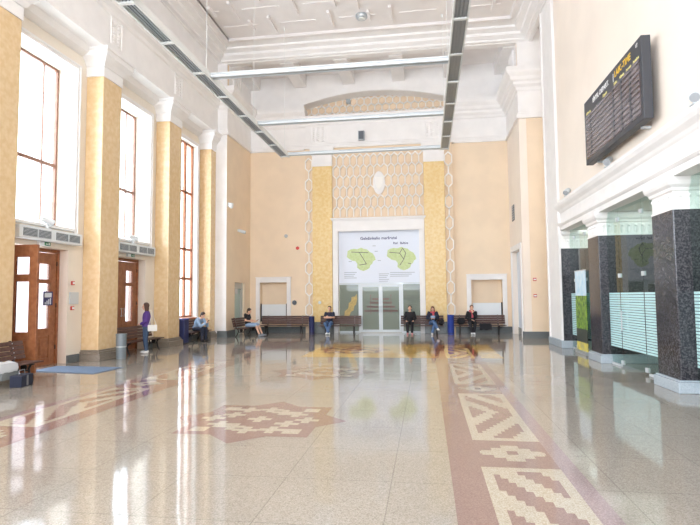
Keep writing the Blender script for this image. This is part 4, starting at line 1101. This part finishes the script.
# leaning man by the window
person('man in dark and light blue clothes leaning forward with elbows on knees', (-6.96, 20.75, 0), math.radians(-18),
       seated(chest=(.12, 0, .8), neck=(.27, 0, .97), head=(.36, 0, 1.06), shL=(.22, .18, .9), shR=(.22, -.18, .9), elL=(.42, .2, .63), elR=(.42, -.2, .63), wrL=(.55, .05, .82), wrR=(.58, -.05, .76), hdL=(.2, -.2, .9), hdR=(.7, .3, .5), pmL=(-1, 0, .3), pmR=(0, .3, 1)),
       'hair_d', 'lblue', 'nvy', 'shoe_b', look=(0, .5))
def phone(loc, rz, lb):
    p_ = thing('phone', lb, 'phone', loc, rz)
    Mx = Matrix.Rotation(math.radians(-35), 4, 'Y')
    MB().box(-.035, -.035, -.004, .07, .035, .004, Mx).build('case', 'blk', p_, bevel=.003); MB().box(-.03, -.03, .004, .065, .03, .005, Mx).build('screen', 'lblue', p_)
phone((-5.25, 23.49, .73), math.radians(-8), 'small dark phone in the hands of the boy in shorts')
phone((-6.33, 20.5, .84), math.radians(-18), 'small dark phone in the hand of the leaning man')
# standing woman
stand = dict(pelvis=(0, 0, .88), chest=(-.01, 0, 1.16), neck=(-.01, 0, 1.38), head=(.03, 0, 1.51))
for s_, S_ in ((1, 'L'), (-1, 'R')):
    stand.update({'sh'+S_: (-.01, s_*.17, 1.31), 'el'+S_: (-.02, s_*.22, 1.05), 'wr'+S_: (.17, s_*.1, .95), 'hip'+S_: (0, s_*.085, .84), 'kn'+S_: (.02, s_*.09, .46), 'an'+S_: (-.02, s_*.09, .09), 'toe'+S_: (.13, s_*.1, .035)})
stand.update({'hdL': V((.7, -.7, -.1)), 'hdR': V((.7, .7, -.1))})
wz = math.radians(205)
person('woman in purple jacket and blue jeans standing by the closed door', (-6.66, 16.3, 0), wz, stand, 'hair_b', 'purple', 'djeans', 'shoe_w', hairlen=.09, look=(.15, .05))
W = Matrix.Translation((-6.66, 16.3, 0)) @ Matrix.Rotation(wz, 4, 'Z')
hb = thing('handbag', 'white shoulder handbag at the hip of the woman in purple', 'handbag', (W @ V((-.2, .27, .72)))[:], wz)
MB().box(-.15, -.045, 0, .13, .045, .21).build('pouch', 'wbag', hb, bevel=.02)
MB().box(-.152, .046, .08, .132, .052, .2).build('flap', 'wbag', hb, bevel=.004)
s = MB(); pts = [(-.12, 0, .2), (-.04, -.04, .45), (.06, -.12, .66), (.09, -.13, .69), (.03, -.1, .6), (.04, -.02, .45), (.1, 0, .2)]
for a, b in zip(pts, pts[1:]): s.caps(a, .008, b, .008)
s.build('strap', 'wbag', hb)

# bags and coats
def lump(name, lb, cat, loc, m, parts, extra=None, vox=.02, rz=0):
    t = thing(name, lb, cat, loc, rz); c = MB()
    for p in parts: c.ell(*p)
    remesh(c, 'body', m, t, vox, 4)
    if extra:
        s = MB()
        for a, b in zip(extra, extra[1:]): s.caps(a, .012, b, .012)
        s.build('strap', m, t)
    return t
lump('backpack', 'black backpack lying on the bench left of the person with raised hand', 'backpack', (4.02, 25.27, .41), 'blk', [((0, 0, .18), .2, .14, .17), ((.06, -.02, .22), .12, .1, .14)], [(-.1, -.1, .3), (-.14, -.14, .18), (-.1, -.12, .06)])
def drape(name, lb, cat, loc, rz, m, m2, y0, y1, back, drop):
    """cloth lying on the seat and hanging over its front edge (local x = out of the bench, z = 0 on the seat)"""
    t = thing(name, lb, cat, loc, rz); rg = []
    for k in range(9):
        y = y0+(y1-y0)*k/8; f = .02*math.sin(k*2.1); d = drop*(1+.12*math.sin(k*1.7)); e = .5 if k in (0, 8) else 1
        rg.append([(-back+f, y, .004), (.02, y, .004), (.022, y, -d), (.022+.05*e+f*.4, y, -d+.01), (.075+f*.4, y, -.04), (.05, y, .05*e+.02), (-back*.4, y, .09*e+f), (-back-.01+f, y, .05*e)])
    MB().loft(rg).build('cloth', m, t, smooth=True)
    if m2:
        MB().loft([[(.024, y0+.03+q*(y1-y0-.06), -drop*.95), (.09, y0+.03+q*(y1-y0-.06), -drop*.95), (.09, y0+.03+q*(y1-y0-.06), -drop-.14), (.026, y0+.03+q*(y1-y0-.06), -drop-.14)] for q in (0, .33, .66, 1)]).build('hanging_lining', m2, t)
    return t
drape('coat', 'black coat hanging over the front of the right bench', 'coat', (5.12, 25.06, .405), -PI/2, 'blk', None, -.28, .26, .3, .2)
lump('shoulder_bag', 'black bag on the bench beside the person in the pink scarf', 'bag', (3.12, 25.07, .41), 'blk', [((0, 0, .12), .14, .12, .12), ((.05, .0, .2), .08, .09, .08)], [(-.06, -.06, .2), (0, -.08, .3), (.06, -.05, .24)])
drape('jacket', 'pale grey jacket hanging over the seat edge at the left picture edge', 'jacket', (-6.15, 9.95, .405), 0, 'coat_g', 'coat_m', -.3, .2, .3, .12)
bg = thing('travel_bag', 'dark blue travel bag standing on the floor before the nearest bench', 'bag', (-5.88, 10.0, 0), math.radians(12))
c = MB(); c.box(-.12, -.22, .0, .12, .22, .24); remesh(c, 'body', 'nvy', bg, .02, 5)
MB().box(.115, -.03, .02, .128, .03, .23).build('front_strip', 'grayt', bg)
s = MB(); pts = [(0, -.12, .22), (0, -.1, .33), (0, .1, .33), (0, .12, .22)]
for a, b in zip(pts, pts[1:]): s.caps(a, .012, b, .012)
s.build('handle', 'grayt', bg)

# ------------------------------------------------------------------ light
w = bpy.data.worlds.new('World'); scn.world = w; w.use_nodes = True
bgd = w.node_tree.nodes['Background']; bgd.inputs['Color'].default_value = (.87, .94, 1.03, 1); bgd.inputs['Strength'].default_value = 1.0
def portal(loc, rot, sx, sy):
    l = bpy.data.lights.new('portal', 'AREA'); l.shape = 'RECTANGLE'; l.size = sx; l.size_y = sy; l.cycles.is_portal = True
    o = bpy.data.objects.new('portal', l); COL.objects.link(o); o.location = loc; o.rotation_euler = rot
for b in (-4.2, 0, 4.2, 8.4, 12.57, 16.7): portal((XL-.7, b, 6.08), (0, -PI/2, 0), 4.8, 2.3)
portal((XL-.7, 20.72, 4.7), (0, -PI/2, 0), 7.6, 2.0)
for b in (12.57, 16.7): portal((XL-.7, b, 1.6), (0, -PI/2, 0), 3.2, 2.0)
portal((0, YR-.45, 7.5), (PI/2, 0, 0), 13.6, 10.2)
l = bpy.data.lights.new('back_room_fill', 'AREA'); l.size = 1.5; l.energy = 14; o = bpy.data.objects.new('back_room_fill', l); COL.objects.link(o); o.location = (0, 28, 3.15)  # added light that brightens the room behind the glass doors
for y in (8.74, 13.04, 17.16):  # added soft lights, brightening the vestibule behind the partitions
    l = bpy.data.lights.new('vestibule_fill', 'AREA'); l.shape = 'RECTANGLE'; l.size = .9; l.size_y = 2.8; l.energy = 3
    o = bpy.data.objects.new('vestibule_fill', l); COL.objects.link(o); o.location = (8.0, y, 3.95)

vs = scn.view_settings
vs.view_transform = 'Standard'; vs.look = 'None'; vs.gamma = 1; vs.use_curve_mapping = False
vs.exposure = 3.15
scn.cycles.max_bounces = 10; scn.cycles.diffuse_bounces = 6; scn.cycles.transparent_max_bounces = 16
scn.cycles.use_denoising = True
